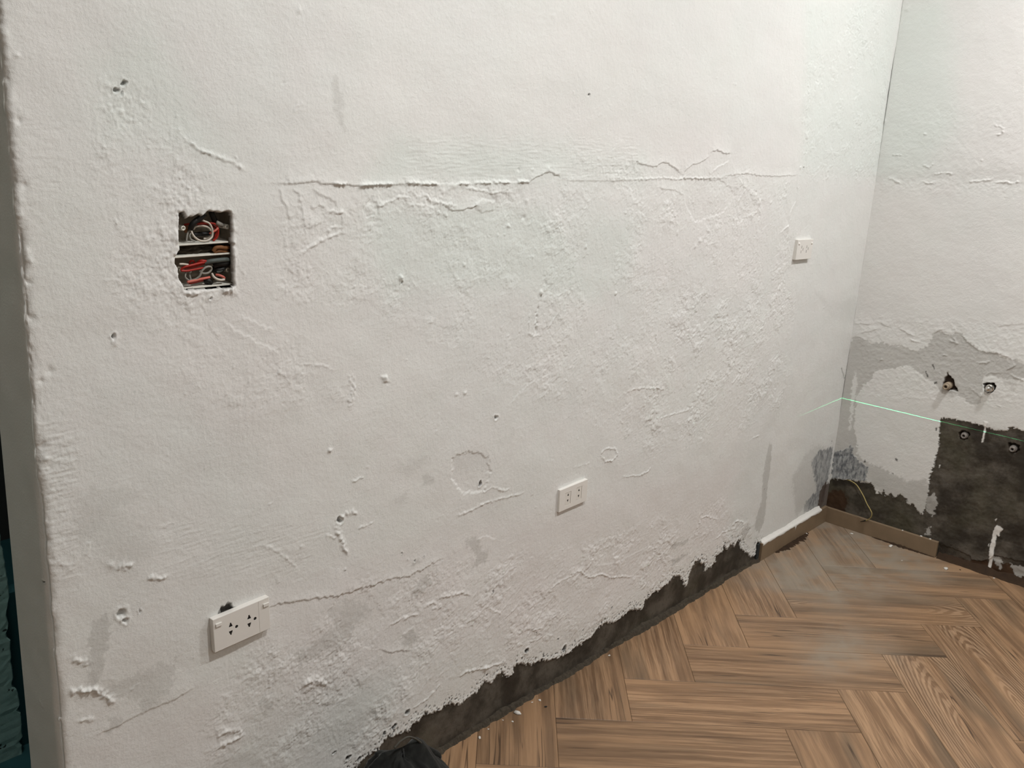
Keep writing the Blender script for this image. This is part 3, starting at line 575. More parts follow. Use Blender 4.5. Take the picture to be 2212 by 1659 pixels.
# ================================================================== wall_right
def build_wall_right():
    u = [0.0]
    while u[-1] < 1.05: u.append(u[-1] + .0024 - .0004 * u[-1])
    u += [1.3, 2.0, 3.0, 4.1]; U1 = np.array(u, F32)
    Z = np.concatenate([np.array([-.02]), np.arange(0, 2.22, .0024), np.array([2.5, 2.8])])
    s = Sheet(U1, Z, WB, 7); U, Zg = s.U, s.Z
    rough = s.zone([([(1900, 380), (2212, 380), (2212, 420), (1900, 420)], .7), ([(1850, 680), (2212, 700), (2212, 880), (1860, 860)], .7), ([(1950, 230), (2212, 230), (2212, 380), (1920, 380)], .3)], 20)
    s.H += s.n(3, 1, 2) * 2.0 + s.n(12, 2, 2) * .7
    s.H += (1 - np.abs(s.n(36, 4, 3))) ** 3 * (.12 + .8 * rough) + s.n(60, 6, 3) * (.25 + .4 * rough) + s.n(170, 8, 2) * (.12 + .15 * rough)
    s.scatter(rough, 700, 260)
    # seam between the upper and lower coats
    s.plate([(1890, 388), (1930, 388), (1940, 396), (1970, 393), (2005, 397), (2030, 390), (2060, 392), (2110, 391), (2140, 387), (2175, 394), (2212, 390), (2300, 392), (2300, -200), (1900, -200)], 2.0, 1.2, 1.2, soft=45)
    for p in ([(1920, 385), (1935, 390), (1945, 395)], [(1995, 392), (2005, 397), (2020, 394)], [(2020, 376), (2040, 373), (2060, 376)], [(2090, 392), (2130, 390), (2145, 386)], [(2150, 395), (2172, 392), (2185, 397), (2205, 391)], [(1930, 335), (1945, 334), (1948, 337)],
              [(2150, 270), (2168, 277), (2165, 290), (2150, 290)], [(1996, 357), (2008, 362), (2018, 352)]): s.ridge(p, 2.6, 2.4)
    for x, y, r_, h in ((1910, 262, 8, 4), (1904, 272, 6, 3), (1999, 290, 4, 3), (1896, 300, 4, 2), (2122, 347, 3, 2), (1960, 20, 8, 2), (1945, 15, 7, 2.4)): s.blob(x, y, r_, h)
    # grey damp coat
    up = [(1838, 740), (1843, 727), (1862, 730), (1884, 742), (1904, 740), (1919, 746), (1949, 748), (1979, 760), (2005, 746), (2014, 727), (2025, 714), (2040, 718), (2050, 723), (2076, 718), (2087, 733), (2107, 749), (2117, 759), (2150, 761), (2174, 775), (2200, 779), (2230, 800), (2230, 815), (2190, 822), (2150, 815), (2125, 812),
          (2120, 850), (2118, 873), (2098, 876), (2083, 863), (2070, 855), (2033, 846), (2020, 829), (2001, 818), (1986, 807), (1977, 800), (1964, 790), (1912, 798), (1889, 803), (1886, 818), (1865, 833), (1850, 857), (1847, 890), (1845, 930), (1852, 960), (1850, 985), (1795, 990), (1805, 930), (1814, 860), (1825, 800)]
    sl, v = s.mask('stain', up, .62, 1.8, 2.5, amp=2.5, freq=70); s.H[sl] -= v * 1.1
    s.mask('stain', [(1848, 800), (1852, 830), (1845, 870), (1838, 930), (1833, 930), (1838, 870), (1840, 830)], 1.0, 2, 3, mode='cut')
    for p in ([(2160, 812), (2180, 812), (2200, 815), (2195, 830), (2170, 832)], [(2182, 832), (2195, 832), (2192, 845), (2180, 845)]): s.mask('stain', p, .3, 3, 2)
    s.mask('stain', [(2133, 812), (2155, 815), (2150, 840), (2125, 850), (2122, 825)], 1.0, 2, 2, mode='cut')
    low = [(1845, 975), (1872, 1000), (1900, 1008), (1935, 1028), (1965, 1040), (2000, 1035), (2008, 1060), (2020, 1090), (2025, 1120), (2010, 1140), (1990, 1110), (1950, 1085), (1900, 1060), (1870, 1040), (1840, 1010)]
    s.mask('stain', low, .6, 6, 4, amp=4, freq=40)
    for p, h_ in (([(1846, 700), (1862, 699), (1880, 701)], 1.6), ([(1903, 699), (1920, 706)], 1.8), ([(1944, 710), (1960, 720), (1975, 727)], 2.2), ([(1860, 719), (1880, 716), (1898, 710)], 1.6), ([(2176, 799), (2186, 795), (2195, 788)], 3.0), ([(2020, 718), (2030, 713), (2038, 716)], 2.4),
                  ([(2075, 722), (2090, 740), (2110, 755), (2130, 762), (2160, 765), (2190, 778)], 2.4), ([(2129, 812), (2140, 806), (2160, 806)], 2.0), ([(2090, 836), (2110, 850), (2122, 862)], 1.2), ([(2150, 705), (2190, 702), (2212, 700)], 1.0)):
        s.step(p, h_, 10, 1)
    for p in ([(1966, 733), (1975, 736), (1985, 740)], [(2036, 767), (2045, 768)], [(2110, 784), (2130, 783), (2140, 780)], [(1900, 778), (1906, 776)], [(2050, 735), (2068, 742), (2060, 730)], [(2185, 810), (2195, 815), (2212, 822)]): s.ridge(p, 2.6, 2.4)
    # scratches and spots
    for p in ([(2012, 787), (2016, 787), (2019, 798), (2017, 798)], [(1998, 801), (2001, 802), (2006, 816), (2003, 815)], [(2017, 826), (2024, 824), (2024, 829), (2018, 830)], [(1934, 989), (1940, 993), (1938, 997), (1933, 994)], [(1925, 1020), (1930, 1022), (1930, 1026)], [(1865, 998), (1869, 992), (1870, 1000)], [(2021, 923), (2025, 924), (2024, 932), (2020, 930)]):
        s.mask('dark', p, .8, 1.2, .8)
    # dark mortar panel (lower right) and bare foot of the wall
    pan = [(2032, 903), (2060, 906), (2090, 911), (2112, 916), (2118, 920), (2140, 926), (2150, 930), (2178, 931), (2176, 922), (2212, 930), (2330, 952), (2330, 1400), (2150, 1262), (2000, 1220), (1910, 1190), (1780, 1150), (1770, 1100), (1786, 1050), (1795, 1034), (1812, 1036), (1840, 1037), (1858, 1042), (1880, 1043), (1888, 1052),
           (1892, 1068), (1898, 1062), (1903, 1070), (1909, 1058), (1914, 1074), (1924, 1065), (1932, 1075), (1945, 1068), (1958, 1078), (1962, 1092), (1972, 1088), (1985, 1108), (1992, 1112), (2000, 1090), (2003, 1070), (2005, 1060), (2008, 1030), (2015, 1010), (2018, 1003), (2022, 985), (2028, 960), (2029, 930)]
    pts = s.pl(pan); sl = s.win(pts, .03); d = s.poly(pts, sl, 1.4) + 4.0 * fbm(s.U[sl] * 120, s.Z[sl] * 100, 33, 4, .6)
    cem = sstep(-1.2, 1.2, d); s.M['cement'][sl] = np.maximum(s.M['cement'][sl], cem); s.H[sl] -= 3.2 * cem; s.M['stain'][sl] *= 1 - cem
    s.H[sl] += cem * s.n(22, 35, 3)[sl] * 1.8; s.M['dark'][sl] = np.maximum(s.M['dark'][sl], .3 * cem * sstep(5, .5, d))
    for p in ([(2000, 1075), (2018, 1065), (2025, 1085), (2015, 1115), (2000, 1100)], [(2000, 1140), (2008, 1140), (2008, 1155), (1998, 1155)]): s.mask('stain', p, .7, 2, 3, amp=5, freq=90); s.mask('cement', p, .75, 2, 3, amp=5, freq=90, mode='cut')
    # blotchy blue-black rub next to the corner
    sl, v = s.mask('soot', [(1803, 972), (1822, 975), (1838, 962), (1845, 985), (1862, 1000), (1875, 1010), (1873, 1030), (1868, 1040), (1840, 1036), (1795, 1034), (1798, 1000)], .95, 3, 3, amp=4, freq=60)
    s.H[sl] += v * 1.2
    s.step([(1800, 1034), (1840, 1038), (1870, 1040), (1882, 1044)], 3.0, 18, 1)
    s.mask('dark', [(1795, 1036), (1878, 1044), (1888, 1060), (1850, 1050), (1800, 1050)], .55, 5, 2); s.mask('rust', [(1775, 1075), (1800, 1058), (1826, 1064), (1832, 1085), (1820, 1110), (1785, 1100)], .9, 6, 4, amp=5, freq=40)
    s.mask('rust', [(2020, 1206), (2070, 1207), (2095, 1212), (2130, 1212), (2160, 1218), (2212, 1226), (2330, 1250), (2330, 1400), (2150, 1262), (2020, 1220)], .95, 4, 3, amp=6, freq=30)
    s.step([(2027, 1175), (2060, 1185), (2090, 1198), (2100, 1211), (2130, 1211), (2150, 1200), (2212, 1215), (2300, 1240)], 4.5, 30, 1, 2)
    for p in ([(2147, 1203), (2160, 1205), (2164, 1218), (2162, 1232), (2155, 1225), (2148, 1215)], [(2180, 1217), (2195, 1222), (2240, 1232), (2212, 1248), (2195, 1250), (2188, 1235)]):
        for c in ('rust', 'cement', 'dark'): s.mask(c, p, .85, 2.5, 3, mode='cut')
        s.mask('stain', p, .75, 3, 3)
    # paint runs
    W = lambda p, e=1.0: s.mask('white', p, 1.0, e, .8)
    for p in ([(2126, 910), (2134, 912), (2130, 924), (2127, 940), (2123, 957), (2119, 956), (2123, 938), (2126, 922)], [(2147, 1142), (2152, 1135), (2159, 1137), (2167, 1144), (2160, 1150), (2157, 1160), (2152, 1155), (2150, 1175), (2147, 1190), (2145, 1205), (2140, 1225), (2137, 1235), (2132, 1232), (2136, 1215), (2137, 1185), (2142, 1165), (2144, 1153)],
              [(2148, 1124), (2153, 1120), (2151, 1127)], [(2028, 1004), (2031, 1004), (2029, 1012), (2027, 1011)], [(2134, 1178), (2137, 1174), (2136, 1181)]):
        sl, v = W(p); s.H[sl] += 1.8 * v; s.M['dark'][sl] *= 1 - v
    s.mask('stain', [(2070, 910), (2120, 918), (2170, 924), (2176, 934), (2140, 930), (2080, 920)], .3, 3, 4, amp=8, freq=60)
    # chased holes around the pipes
    for poly, h_, dk in (([(2038, 818), (2044, 812), (2047, 803), (2051, 812), (2058, 818), (2062, 832), (2067, 838), (2069, 846), (2060, 843), (2046, 842), (2036, 838)], 16, .6), ([(2124, 828), (2134, 826), (2148, 828), (2152, 836), (2146, 846), (2134, 850), (2125, 842)], 20, .7),
                         ([(2070, 935), (2080, 930), (2092, 934), (2096, 940), (2088, 948), (2084, 951), (2073, 948)], 16, .9), ([(2176, 956), (2190, 958), (2201, 964), (2200, 976), (2190, 980), (2180, 976), (2178, 966)], 16, .9)):
        pts = s.pl(poly); sl = s.win(pts, .02); d = s.poly(pts, sl, 1.2); v = sstep(-.8, 3.0, d); s.H[sl] -= v * h_
        s.M['rust'][sl] = np.maximum(s.M['rust'][sl], v); s.M['dark'][sl] = np.maximum(s.M['dark'][sl], dk * v)
    s.mask('stain', [(2030, 830), (2068, 846), (2070, 856), (2050, 858), (2030, 848)], .45, 8, 3)
    # colours of the coats
    g = s.zone([([(1905, 0), (2040, 0), (2080, 250), (1990, 380), (1895, 380)], .8)], 60); pk = s.zone([([(2060, 0), (2300, 0), (2300, 400), (2090, 380)], .6), ([(1900, 400), (2300, 400), (2300, 700), (1860, 690)], .35)], 60)
    s.M['tint'] += np.clip(g - pk + s.n(5, 61, 3) * .2, -1, 1)
    px = np.full(len(U1), XB, F32); py = (YA - U1).astype(F32)
    s.H[:, 0] = np.minimum(s.H[:, 0], 0)
    return sheet_mesh('wall_right', s, px, py, np.full(len(U1), -1, F32), np.zeros(len(U1), F32), M['wall'])
build_wall_right()

# ================================================================== floor of herringbone tiles
def build_floor():
    eT = np.array([.74219208, .67018722]); eU = np.array([.67018722, -.74219208]); O = np.array([1.74658866, 1.32723469]); W = .200472; gap = .0005
    rnd = random.Random(5); bm = bmesh.new(); uvl = bm.loops.layers.uv.new('grain'); cl = bm.loops.layers.float_color.new('tile_rnd'); du = bm.verts.layers.float_color.new('dust')
    NU = {}
    def tile(u0, u1, t0, t1, along_u):
        c = O + eU * (u0 + u1) / 2 + eT * (t0 + t1) / 2
        if not (-3.2 < c[0] < XB + .45 and -3.4 < c[1] < YA + .45): return
        r = (rnd.random(), rnd.random(), rnd.random(), 1)
        co = [(u0 + gap, t0 + gap), (u1 - gap, t0 + gap), (u1 - gap, t1 - gap), (u0 + gap, t1 - gap)]
        k = .0008; inn = [(u0 + gap + k, t0 + gap + k), (u1 - gap - k, t0 + gap + k), (u1 - gap - k, t1 - gap - k), (u0 + gap + k, t1 - gap - k)]
        vo = [bm.verts.new((*(O + eU * a + eT * b), -.0007)) for a, b in co]; vi = [bm.verts.new((*(O + eU * a + eT * b), 0)) for a, b in inn]
        fs = [bm.faces.new(vi)] + [bm.faces.new((vo[i], vo[(i + 1) % 4], vi[(i + 1) % 4], vi[i])) for i in range(4)]
        loc = {v: p for v, p in zip(vo + vi, co + inn)}
        for f in fs:
            for l in f.loops:
                a, b = loc[l.vert]; a -= u0; b -= t0
                l[uvl].uv = (a, b) if along_u else (b, a); l[cl] = r
    for i in range(-22, 22):
        for k in range(-8, 9):
            tile(i * W, (i + 1) * W, i * W + 6 * k * W, i * W + 3 * W + 6 * k * W, False)
            tile(i * W + 6 * k * W, i * W + 3 * W + 6 * k * W, (i - 1) * W, i * W, True)
    for co, no in (((XB + .004, 0, 0), (1, 0, 0)), ((0, YA + .004, 0), (0, 1, 0)), ((-3.0, 0, 0), (-1, 0, 0)), ((0, -3.2, 0), (0, -1, 0))):
        bmesh.ops.bisect_plane(bm, geom=bm.verts[:] + bm.edges[:] + bm.faces[:], plane_co=co, plane_no=no, clear_outer=True)
    # finer vertices where the dust film varies
    fs = [f for f in bm.faces if f.calc_area() > .004 and f.calc_center_median().x > .6 and f.calc_center_median().y > -.4]
    bmesh.ops.subdivide_edges(bm, edges=list({e for f in fs for e in f.edges if e.calc_length() > .05}), cuts=5, use_grid_fill=True)
    bm.normal_update()
    spots = [(FL(1760, 1150), .28, 1.0), (FL(1700, 1200), .22, .9), (FL(1640, 1230), .14, .5), (FL(1850, 1200), .22, .8), (FL(1780, 1270), .16, .9), (FL(1950, 1230), .16, .55), (FL(1830, 1390), .12, .8), (FL(1780, 1430), .10, .6), (FL(1900, 1180), .15, .7), (FL(1600, 1340), .08, .15)]
    for v in bm.verts:
        a = sum(s_ * math.exp(-((v.co.x - c[0]) ** 2 + (v.co.y - c[1]) ** 2) / r_ ** 2) for c, r_, s_ in spots); v[du] = (min(a, .95),) * 3 + (1,)
    o = bm_obj('floor', bm, M['floor']); o['kind'] = 'structure'
    b2 = bmesh.new(); bm_box(b2, ((XB - 3.0) / 2, (YA - 3.2) / 2, -.0512), (XB + 3.0 + .2, YA + 3.2 + .1, .10)); g = bm_obj('grout_bed', b2, M['grout'], o)
build_floor()

# ================================================================== rest of the room shell
def shell(name, verts, mat):
    me = bpy.data.meshes.new(name); me.from_pydata([v for v in verts], [], [(0, 1, 2, 3)]); o = link_mesh(name, me, mat, None, False); o['kind'] = 'structure'; return o
def shell_box(name, lo, hi, mat):
    bm = bmesh.new(); bm_box(bm, [(a + b) / 2 for a, b in zip(lo, hi)], [b - a for a, b in zip(lo, hi)]); o = bm_obj(name, bm, mat); o['kind'] = 'structure'; return o
shell_box('ceiling', (-3.1, -3.3, 2.8), (XB + .1, 3.4, 2.9), M['ceiling'])
shell_box('wall_front', (-3.1, -3.3, 0), (XB + .1, -3.2, 2.8), M['plainwall'])
shell_box('wall_side', (-3.1, -3.2, 0), (-3.0, YA, 2.8), M['plainwall'])
shell_box('wall_doorway', (-3.1, YA, 0), (-.45, YA + .14, 2.8), M['plainwall'])
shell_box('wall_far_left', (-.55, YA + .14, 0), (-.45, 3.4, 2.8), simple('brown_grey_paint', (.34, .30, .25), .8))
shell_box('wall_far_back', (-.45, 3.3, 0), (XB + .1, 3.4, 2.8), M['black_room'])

# teal-painted pier behind the doorway, its arris crumbled; shaded teal wall behind, its shade put into the colour, with a dark opening
def teal_room():
    bm = bmesh.new(); rnd = random.Random(3)
    n = 150; zs = [1.6 * i / n for i in range(n + 1)]; cols = 9
    prev = None
    rows = []
    for i, z in enumerate(zs):
        e = .718 + .006 * float(fbm(np.array([z * 9.0]), np.array([.5]), 12, 4, .6)[0]) - .007 * (rnd.random() < .12)
        xs = [-.3, .2, .45, .58, .65, .69, e - .012, e - .003, e]
        rows.append([bm.verts.new((x, 2.10 + (.0015 * rnd.random() if c > 2 else 0) + (.004 if c == 8 else 0), z)) for c, x in enumerate(xs)] + [bm.verts.new((e, 2.13, z))])
    for a, b in zip(rows[:-1], rows[1:]):
        for k in range(len(a) - 1): bm.faces.new((a[k], a[k + 1], b[k + 1], b[k]))
    o = bm_obj('wall_back', bm, M['teal']); o['kind'] = 'structure'
    bm = bmesh.new(); bm_box(bm, (1.4, 2.15, .20), (1.6, .04, .40)); bm_obj('trim_1', bm, M['teal_shaded'])['kind'] = 'structure'
    bm = bmesh.new(); bm_box(bm, (1.5, 2.45, -.03), (4.2, 1.95, .06)); f = bm_obj('floor_far', bm, M['teal_shaded']); f['kind'] = 'structure'
    bm = bmesh.new(); bm_box(bm, (-.2, 1.77, -.031), (1.5, .66, .06)); f = bm_obj('floor_doorway', bm, M['skirting']); f['kind'] = 'structure'
teal_room()

# ================================================================== skirtings, mortar bead
def skirting():
    # short tile skirting on the long wall, its top daubed with white filler
    xa = hit(1643, 1195, 1, YA - .010)[0]; L = XB - .014 - xa; th = .012; H = .068
    bm = bmesh.new(); bm_box(bm, (xa + L / 2, YA - .002 - th / 2, H / 2), (L, th, H), .0012, 2)
    o = bm_obj('baseboard_left', bm, M['skirting']); o['kind'] = 'structure'
    bm = bmesh.new(); n = 60; rows = []
    for i in range(n + 1):
        x = xa + .004 + (L - .06) * i / n; k = float(fbm(np.array([x * 20.0]), np.array([.3]), 5, 3)[0]); k2 = float(fbm(np.array([x * 45.0]), np.array([2.3]), 6, 3)[0])
        yb = YA + .004; yf = YA - .002 - th
        dr = max(0, .005 * k + .003) + (.018 if i in (32,) else 0)
        rows.append([bm.verts.new(p) for p in ((x, yb, H + .016 + .004 * k), (x, YA - .002, H + .011 + .002 * k2), (x, YA - .006, H + .0045 + .001 * k), (x, yf + .002, H + .0025 + .001 * k2), (x, yf - .0012, H - .001), (x, yf - .001, H - .003 - dr), (x, yf + .002, H - .006 - dr))])
    for a, b in zip(rows[:-1], rows[1:]):
        for k in range(6): bm.faces.new((a[k], b[k], b[k + 1], a[k + 1]))
    for r_ in (rows[0], rows[-1]): bm.faces.new(r_)
    f = bm_obj('filler_daub', bm, M['filler'], o, True); f['label'] = 'white filler smeared along the top'
    # broken slot of the next tile
    bm = bmesh.new(); bm_box(bm, (xa - .012, YA - .003, .036), (.018, .006, .064), .001); bm_obj('baseboard_stub', bm, M['black_room'], o)
    ye = hit(2022, 1195, 0, XB - .014)[1]; y1 = YA - .004; th = .014; H = .062
    bm = bmesh.new(); bm_box(bm, (XB - .001 - th / 2, (ye + y1) / 2, H / 2), (th, y1 - ye, H), .0012, 2)
    o = bm_obj('baseboard_right', bm, M['skirting']); o['kind'] = 'structure'
    # mortar bead along the foot of the long wall
    bm = bmesh.new(); rows = []; n = 1300; x0, x1 = X0 + .01, xa - .004
    for i in range(n + 1):
        x = x0 + (x1 - x0) * i / n; A = lambda f_, sd: float(fbm(np.array([x * f_]), np.array([sd * 1.7]), 21 + sd, 4, .6)[0])
        wdt = .0095 + .006 * A(5, 1) + .003 * A(38, 5); h = .009 + .006 * A(7, 2) + .0015 * A(60, 6)
        rows.append([bm.verts.new(p) for p in ((x, YA + .006, h * 1.3), (x, YA - .001, h * 1.0 + .0022 * A(150, 3)), (x, YA - wdt * .45 + .001 * A(200, 8), h + .0035 * A(170, 4)), (x, YA - wdt * .8, h * .62 + .0035 * A(190, 7)), (x, YA - wdt + .0012 * A(210, 9), .0022), (x, YA - wdt - .003, -.0005))])
    for a, b in zip(rows[:-1], rows[1:]):
        for k in range(5): bm.faces.new((a[k], b[k], b[k + 1], a[k + 1]))
    for r_ in (rows[0], rows[-1]): bm.faces.new(r_ + [bm.verts.new((r_[0].co.x, YA + .006, -.0005))])
    o = bm_obj('trim_2', bm, M['mortar'], None, True); o['kind'] = 'structure'
    # thin dirt fillet at the foot of the right wall
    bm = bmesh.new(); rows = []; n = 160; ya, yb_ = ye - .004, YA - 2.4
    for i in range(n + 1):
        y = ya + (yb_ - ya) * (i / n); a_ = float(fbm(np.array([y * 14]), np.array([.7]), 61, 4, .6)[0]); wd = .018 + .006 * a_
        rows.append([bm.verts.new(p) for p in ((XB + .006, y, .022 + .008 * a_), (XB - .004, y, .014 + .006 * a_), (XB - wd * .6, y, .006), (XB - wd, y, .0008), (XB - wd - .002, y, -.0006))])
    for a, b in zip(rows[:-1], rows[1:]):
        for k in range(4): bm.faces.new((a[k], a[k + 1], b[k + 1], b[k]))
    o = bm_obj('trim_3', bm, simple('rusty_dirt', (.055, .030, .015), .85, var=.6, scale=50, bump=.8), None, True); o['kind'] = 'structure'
skirting()
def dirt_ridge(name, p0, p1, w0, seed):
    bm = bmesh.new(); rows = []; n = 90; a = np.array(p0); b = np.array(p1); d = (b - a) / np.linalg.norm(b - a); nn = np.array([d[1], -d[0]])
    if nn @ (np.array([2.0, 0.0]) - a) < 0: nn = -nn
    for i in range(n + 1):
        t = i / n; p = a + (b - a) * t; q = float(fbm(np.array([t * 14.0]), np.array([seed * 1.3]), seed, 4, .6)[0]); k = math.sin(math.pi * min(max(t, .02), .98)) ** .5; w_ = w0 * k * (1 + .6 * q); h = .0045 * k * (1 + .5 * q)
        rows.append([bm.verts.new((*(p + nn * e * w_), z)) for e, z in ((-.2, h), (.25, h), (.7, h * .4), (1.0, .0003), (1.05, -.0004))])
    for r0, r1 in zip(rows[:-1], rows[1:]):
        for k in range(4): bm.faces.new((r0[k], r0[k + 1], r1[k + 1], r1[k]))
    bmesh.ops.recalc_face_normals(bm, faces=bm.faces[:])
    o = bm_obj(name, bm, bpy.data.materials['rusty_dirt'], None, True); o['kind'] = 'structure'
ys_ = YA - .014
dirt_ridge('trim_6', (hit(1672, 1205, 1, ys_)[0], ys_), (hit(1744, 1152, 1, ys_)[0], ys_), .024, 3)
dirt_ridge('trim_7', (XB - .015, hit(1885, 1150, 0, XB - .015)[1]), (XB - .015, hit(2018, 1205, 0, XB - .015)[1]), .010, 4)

# ================================================================== power sockets
def cut(obj, cutter_bm):
    me = bpy.data.meshes.new('c'); cutter_bm.to_mesh(me); cutter_bm.free(); c = bpy.data.objects.new('c', me); COL.objects.link(c)
    c.parent = obj.parent
    m = obj.modifiers.new('b', 'BOOLEAN'); m.object = c; m.operation = 'DIFFERENCE'; m.solver = 'EXACT'
    dg = bpy.context.evaluated_depsgraph_get(); dg.update(); ev = obj.evaluated_get(dg)
    nm = bpy.data.meshes.new_from_object(ev); obj.modifiers.clear(); old = obj.data; obj.data = nm
    bpy.data.objects.remove(c); bpy.data.meshes.remove(old)
def prism(bm, pts, y0, y1):
    a = [bm.verts.new((x, y0, z)) for x, z in pts]; b = [bm.verts.new((x, y1, z)) for x, z in pts]
    n = len(pts); bm.faces.new(a); bm.faces.new(b[::-1])
    for i in range(n): bm.faces.new((a[i], b[i], b[(i + 1) % n], a[(i + 1) % n]))
    bmesh.ops.recalc_face_normals(bm, faces=bm.faces[:])
def circ(cx, cz, r, n=20): return [(cx + r * math.cos(2 * math.pi * k / n), cz + r * math.sin(2 * math.pi * k / n)) for k in range(n)]
def slot_universal(cx, cz, up=1, k=1.25):
    w, h = .0021 * k, .0042 * k     # round-shouldered slot with a flat foot bar
    p = [(cx - w * 1.55, cz - h * .75 * up), (cx + w * 1.55, cz - h * .75 * up), (cx + w * 1.3, cz - h * .15 * up), (cx + w * .75, cz + h * .35 * up), (cx + w * .4, cz + h * .95 * up), (cx - w * .4, cz + h * .95 * up), (cx - w * .75, cz + h * .35 * up), (cx - w * 1.3, cz - h * .15 * up)]
    return p if up > 0 else p[::-1]
def socket(corners, depth, label, holes, inserts, caps, screws=(), lines=(), roll=None):
    """corners: front face TL, TR, BL in the photograph; built in a frame x along the wall, -y out of it, z up"""
    P = [hit(*q, 1, YA - depth) for q in corners]; tl, tr, bl = P
    ang = math.atan2(tr[2] - tl[2], tr[0] - tl[0]); Wd = float(np.linalg.norm(tr - tl)); Hh = float(np.linalg.norm(tl - bl)); c = (tr + bl) / 2
    root = empty('power_socket', (c[0], YA, c[2]), label, 'power socket'); root.rotation_euler = (0, -ang, 0)
    bpy.context.view_layer.update()
    ca, sa = math.cos(-ang), math.sin(-ang)
    def L(px, py, dd=None):
        p = hit(px, py, 1, YA - (depth if dd is None else dd)); x, z = p[0] - c[0], p[2] - c[2]; return (x * ca - z * sa, x * sa + z * ca)
    bm = bmesh.new(); bm_box(bm, (0, -depth / 2 + .0005, 0), (Wd, depth + .001, Hh), .0011, 3)
    plate = bm_obj('plate', bm, M['plastic'], root)
    cb = []
    for kind, px, py in holes:
        x, z = L(px, py)
        cb.append({'U': lambda: slot_universal(x, z, 1), 'D': lambda: slot_universal(x, z, -1), 'O': lambda: circ(x, z, .0033), 'i': lambda: slot_universal(x, z, 1, .95), 'j': lambda: slot_universal(x, z, -1, .95), 's': lambda: [(x - .0015, z - .0046), (x + .0015, z - .0046), (x + .0015, z + .0046), (x - .0015, z + .0046)]}[kind]())
    ins_objs = [plate]
    for rect in lines:      # narrow joint grooves in the plate
        (x0, z0), (x1, z1) = L(*rect[0]), L(*rect[1]); bmc = bmesh.new(); x = (x0 + x1) / 2; prism(bmc, [(x - .0003, -Hh / 2 + .001), (x + .0003, -Hh / 2 + .001), (x + .0003, Hh / 2 - .001), (x - .0003, Hh / 2 - .001)], -depth - .001, -depth + .0008); cut(plate, bmc)
    iobjs = []
    for (a, b) in inserts:
        x0, z1 = L(*a); x1, z0 = L(*b); bmc = bmesh.new(); prism(bmc, [(x0, z0), (x1, z0), (x1, z1), (x0, z1)], -depth - .001, -depth + .003); cut(plate, bmc)
        bm = bmesh.new(); g = .0007; bm_box(bm, ((x0 + x1) / 2, -depth + .0020, (z0 + z1) / 2), (x1 - x0 - 2 * g, .0028, z1 - z0 - 2 * g), .0004, 2)
        io = bm_obj('socket_insert', bm, M['plastic_warm'], root); iobjs.append((io, x0, x1, z0, z1))
    for pts in cb:
        cx = sum(p[0] for p in pts) / len(pts); cz = sum(p[1] for p in pts) / len(pts); tgt = plate; d0 = depth
        for io, x0, x1, z0, z1 in iobjs:
            if x0 < cx < x1 and z0 < cz < z1: tgt = io
        bmc = bmesh.new(); prism(bmc, pts, -depth - .002, -depth + .006); cut(tgt, bmc)
        if tgt is not plate: bmc = bmesh.new(); prism(bmc, pts, -depth - .002, -depth + .006); cut(plate, bmc)
        bm = bmesh.new(); q = [((x - cx) * 1.05 + cx, (z - cz) * 1.05 + cz) for x, z in pts]; prism(bm, q, -depth + .0010, -depth + .0055); bm_obj('contact_slot', bm, M['slot'], tgt if tgt is not plate else root)
    for px, py, w_, h_ in caps:
        x, z = L(px, py); bm = bmesh.new(); bm_box(bm, (x, -depth - .0008, z), (w_, .0032, h_), .0006, 2); bm_obj('screw_cover', bm, M['plastic'], root)
    for px, py in screws:
        x, z = L(px, py); bm = bmesh.new(); bmesh.ops.create_uvsphere(bm, u_segments=16, v_segments=8, radius=.0042)
        for v in bm.verts: v.co = Vector((v.co.x + x, v.co.y * .75 - depth, v.co.z + z))
        bm_obj('screw_cap', bm, M['plastic'], root, True)
    return root
Z1 = lambda x, y: (420 + x / 8.295, 1250 + y / 8.295)
socket([Z1(330, 742), Z1(1340, 320), Z1(365, 1335)], .0115, 'large white socket plate low at the left, with two three-hole outlets and two square covers',
       [('U', *Z1(650, 832)), ('D', *Z1(655, 968)), ('O', *Z1(757, 858)), ('U', *Z1(980, 692)), ('D', *Z1(985, 828)), ('O', *Z1(1088, 715))], [], [(*Z1(430, 822), .0125, .0068), (*Z1(1278, 465), .0125, .0068)], lines=[(Z1(1150, 410), Z1(1165, 940))])
Z2 = lambda x, y: (1170 + x / 13.83, 1010 + y / 13.83)
socket([Z2(540, 690), Z2(1376, 350), Z2(525, 1345)], .0095, 'white socket plate in the middle of the wall with two narrow two-pin inserts',
       [('i', *Z2(800, 815)), ('j', *Z2(785, 990)), ('i', *Z2(1122, 675)), ('j', *Z2(1108, 850))], [(Z2(712, 770), Z2(862, 1075)), (Z2(1048, 610), Z2(1185, 925))], [])
Z3 = lambda x, y: (1680 + x / 16.59, 490 + y / 16.59)
socket([Z3(735, 468), Z3(1285, 438), Z3(645, 1190)], .0115, 'small white socket plate high beside the right corner, with six slots',
       [('s', *Z3(865, 725)), ('s', *Z3(838, 897)), ('s', *Z3(908, 805)), ('s', *Z3(1045, 713)), ('s', *Z3(1020, 882)), ('s', *Z3(1090, 785))], [], [], screws=[Z3(770, 610), Z3(1222, 585)])

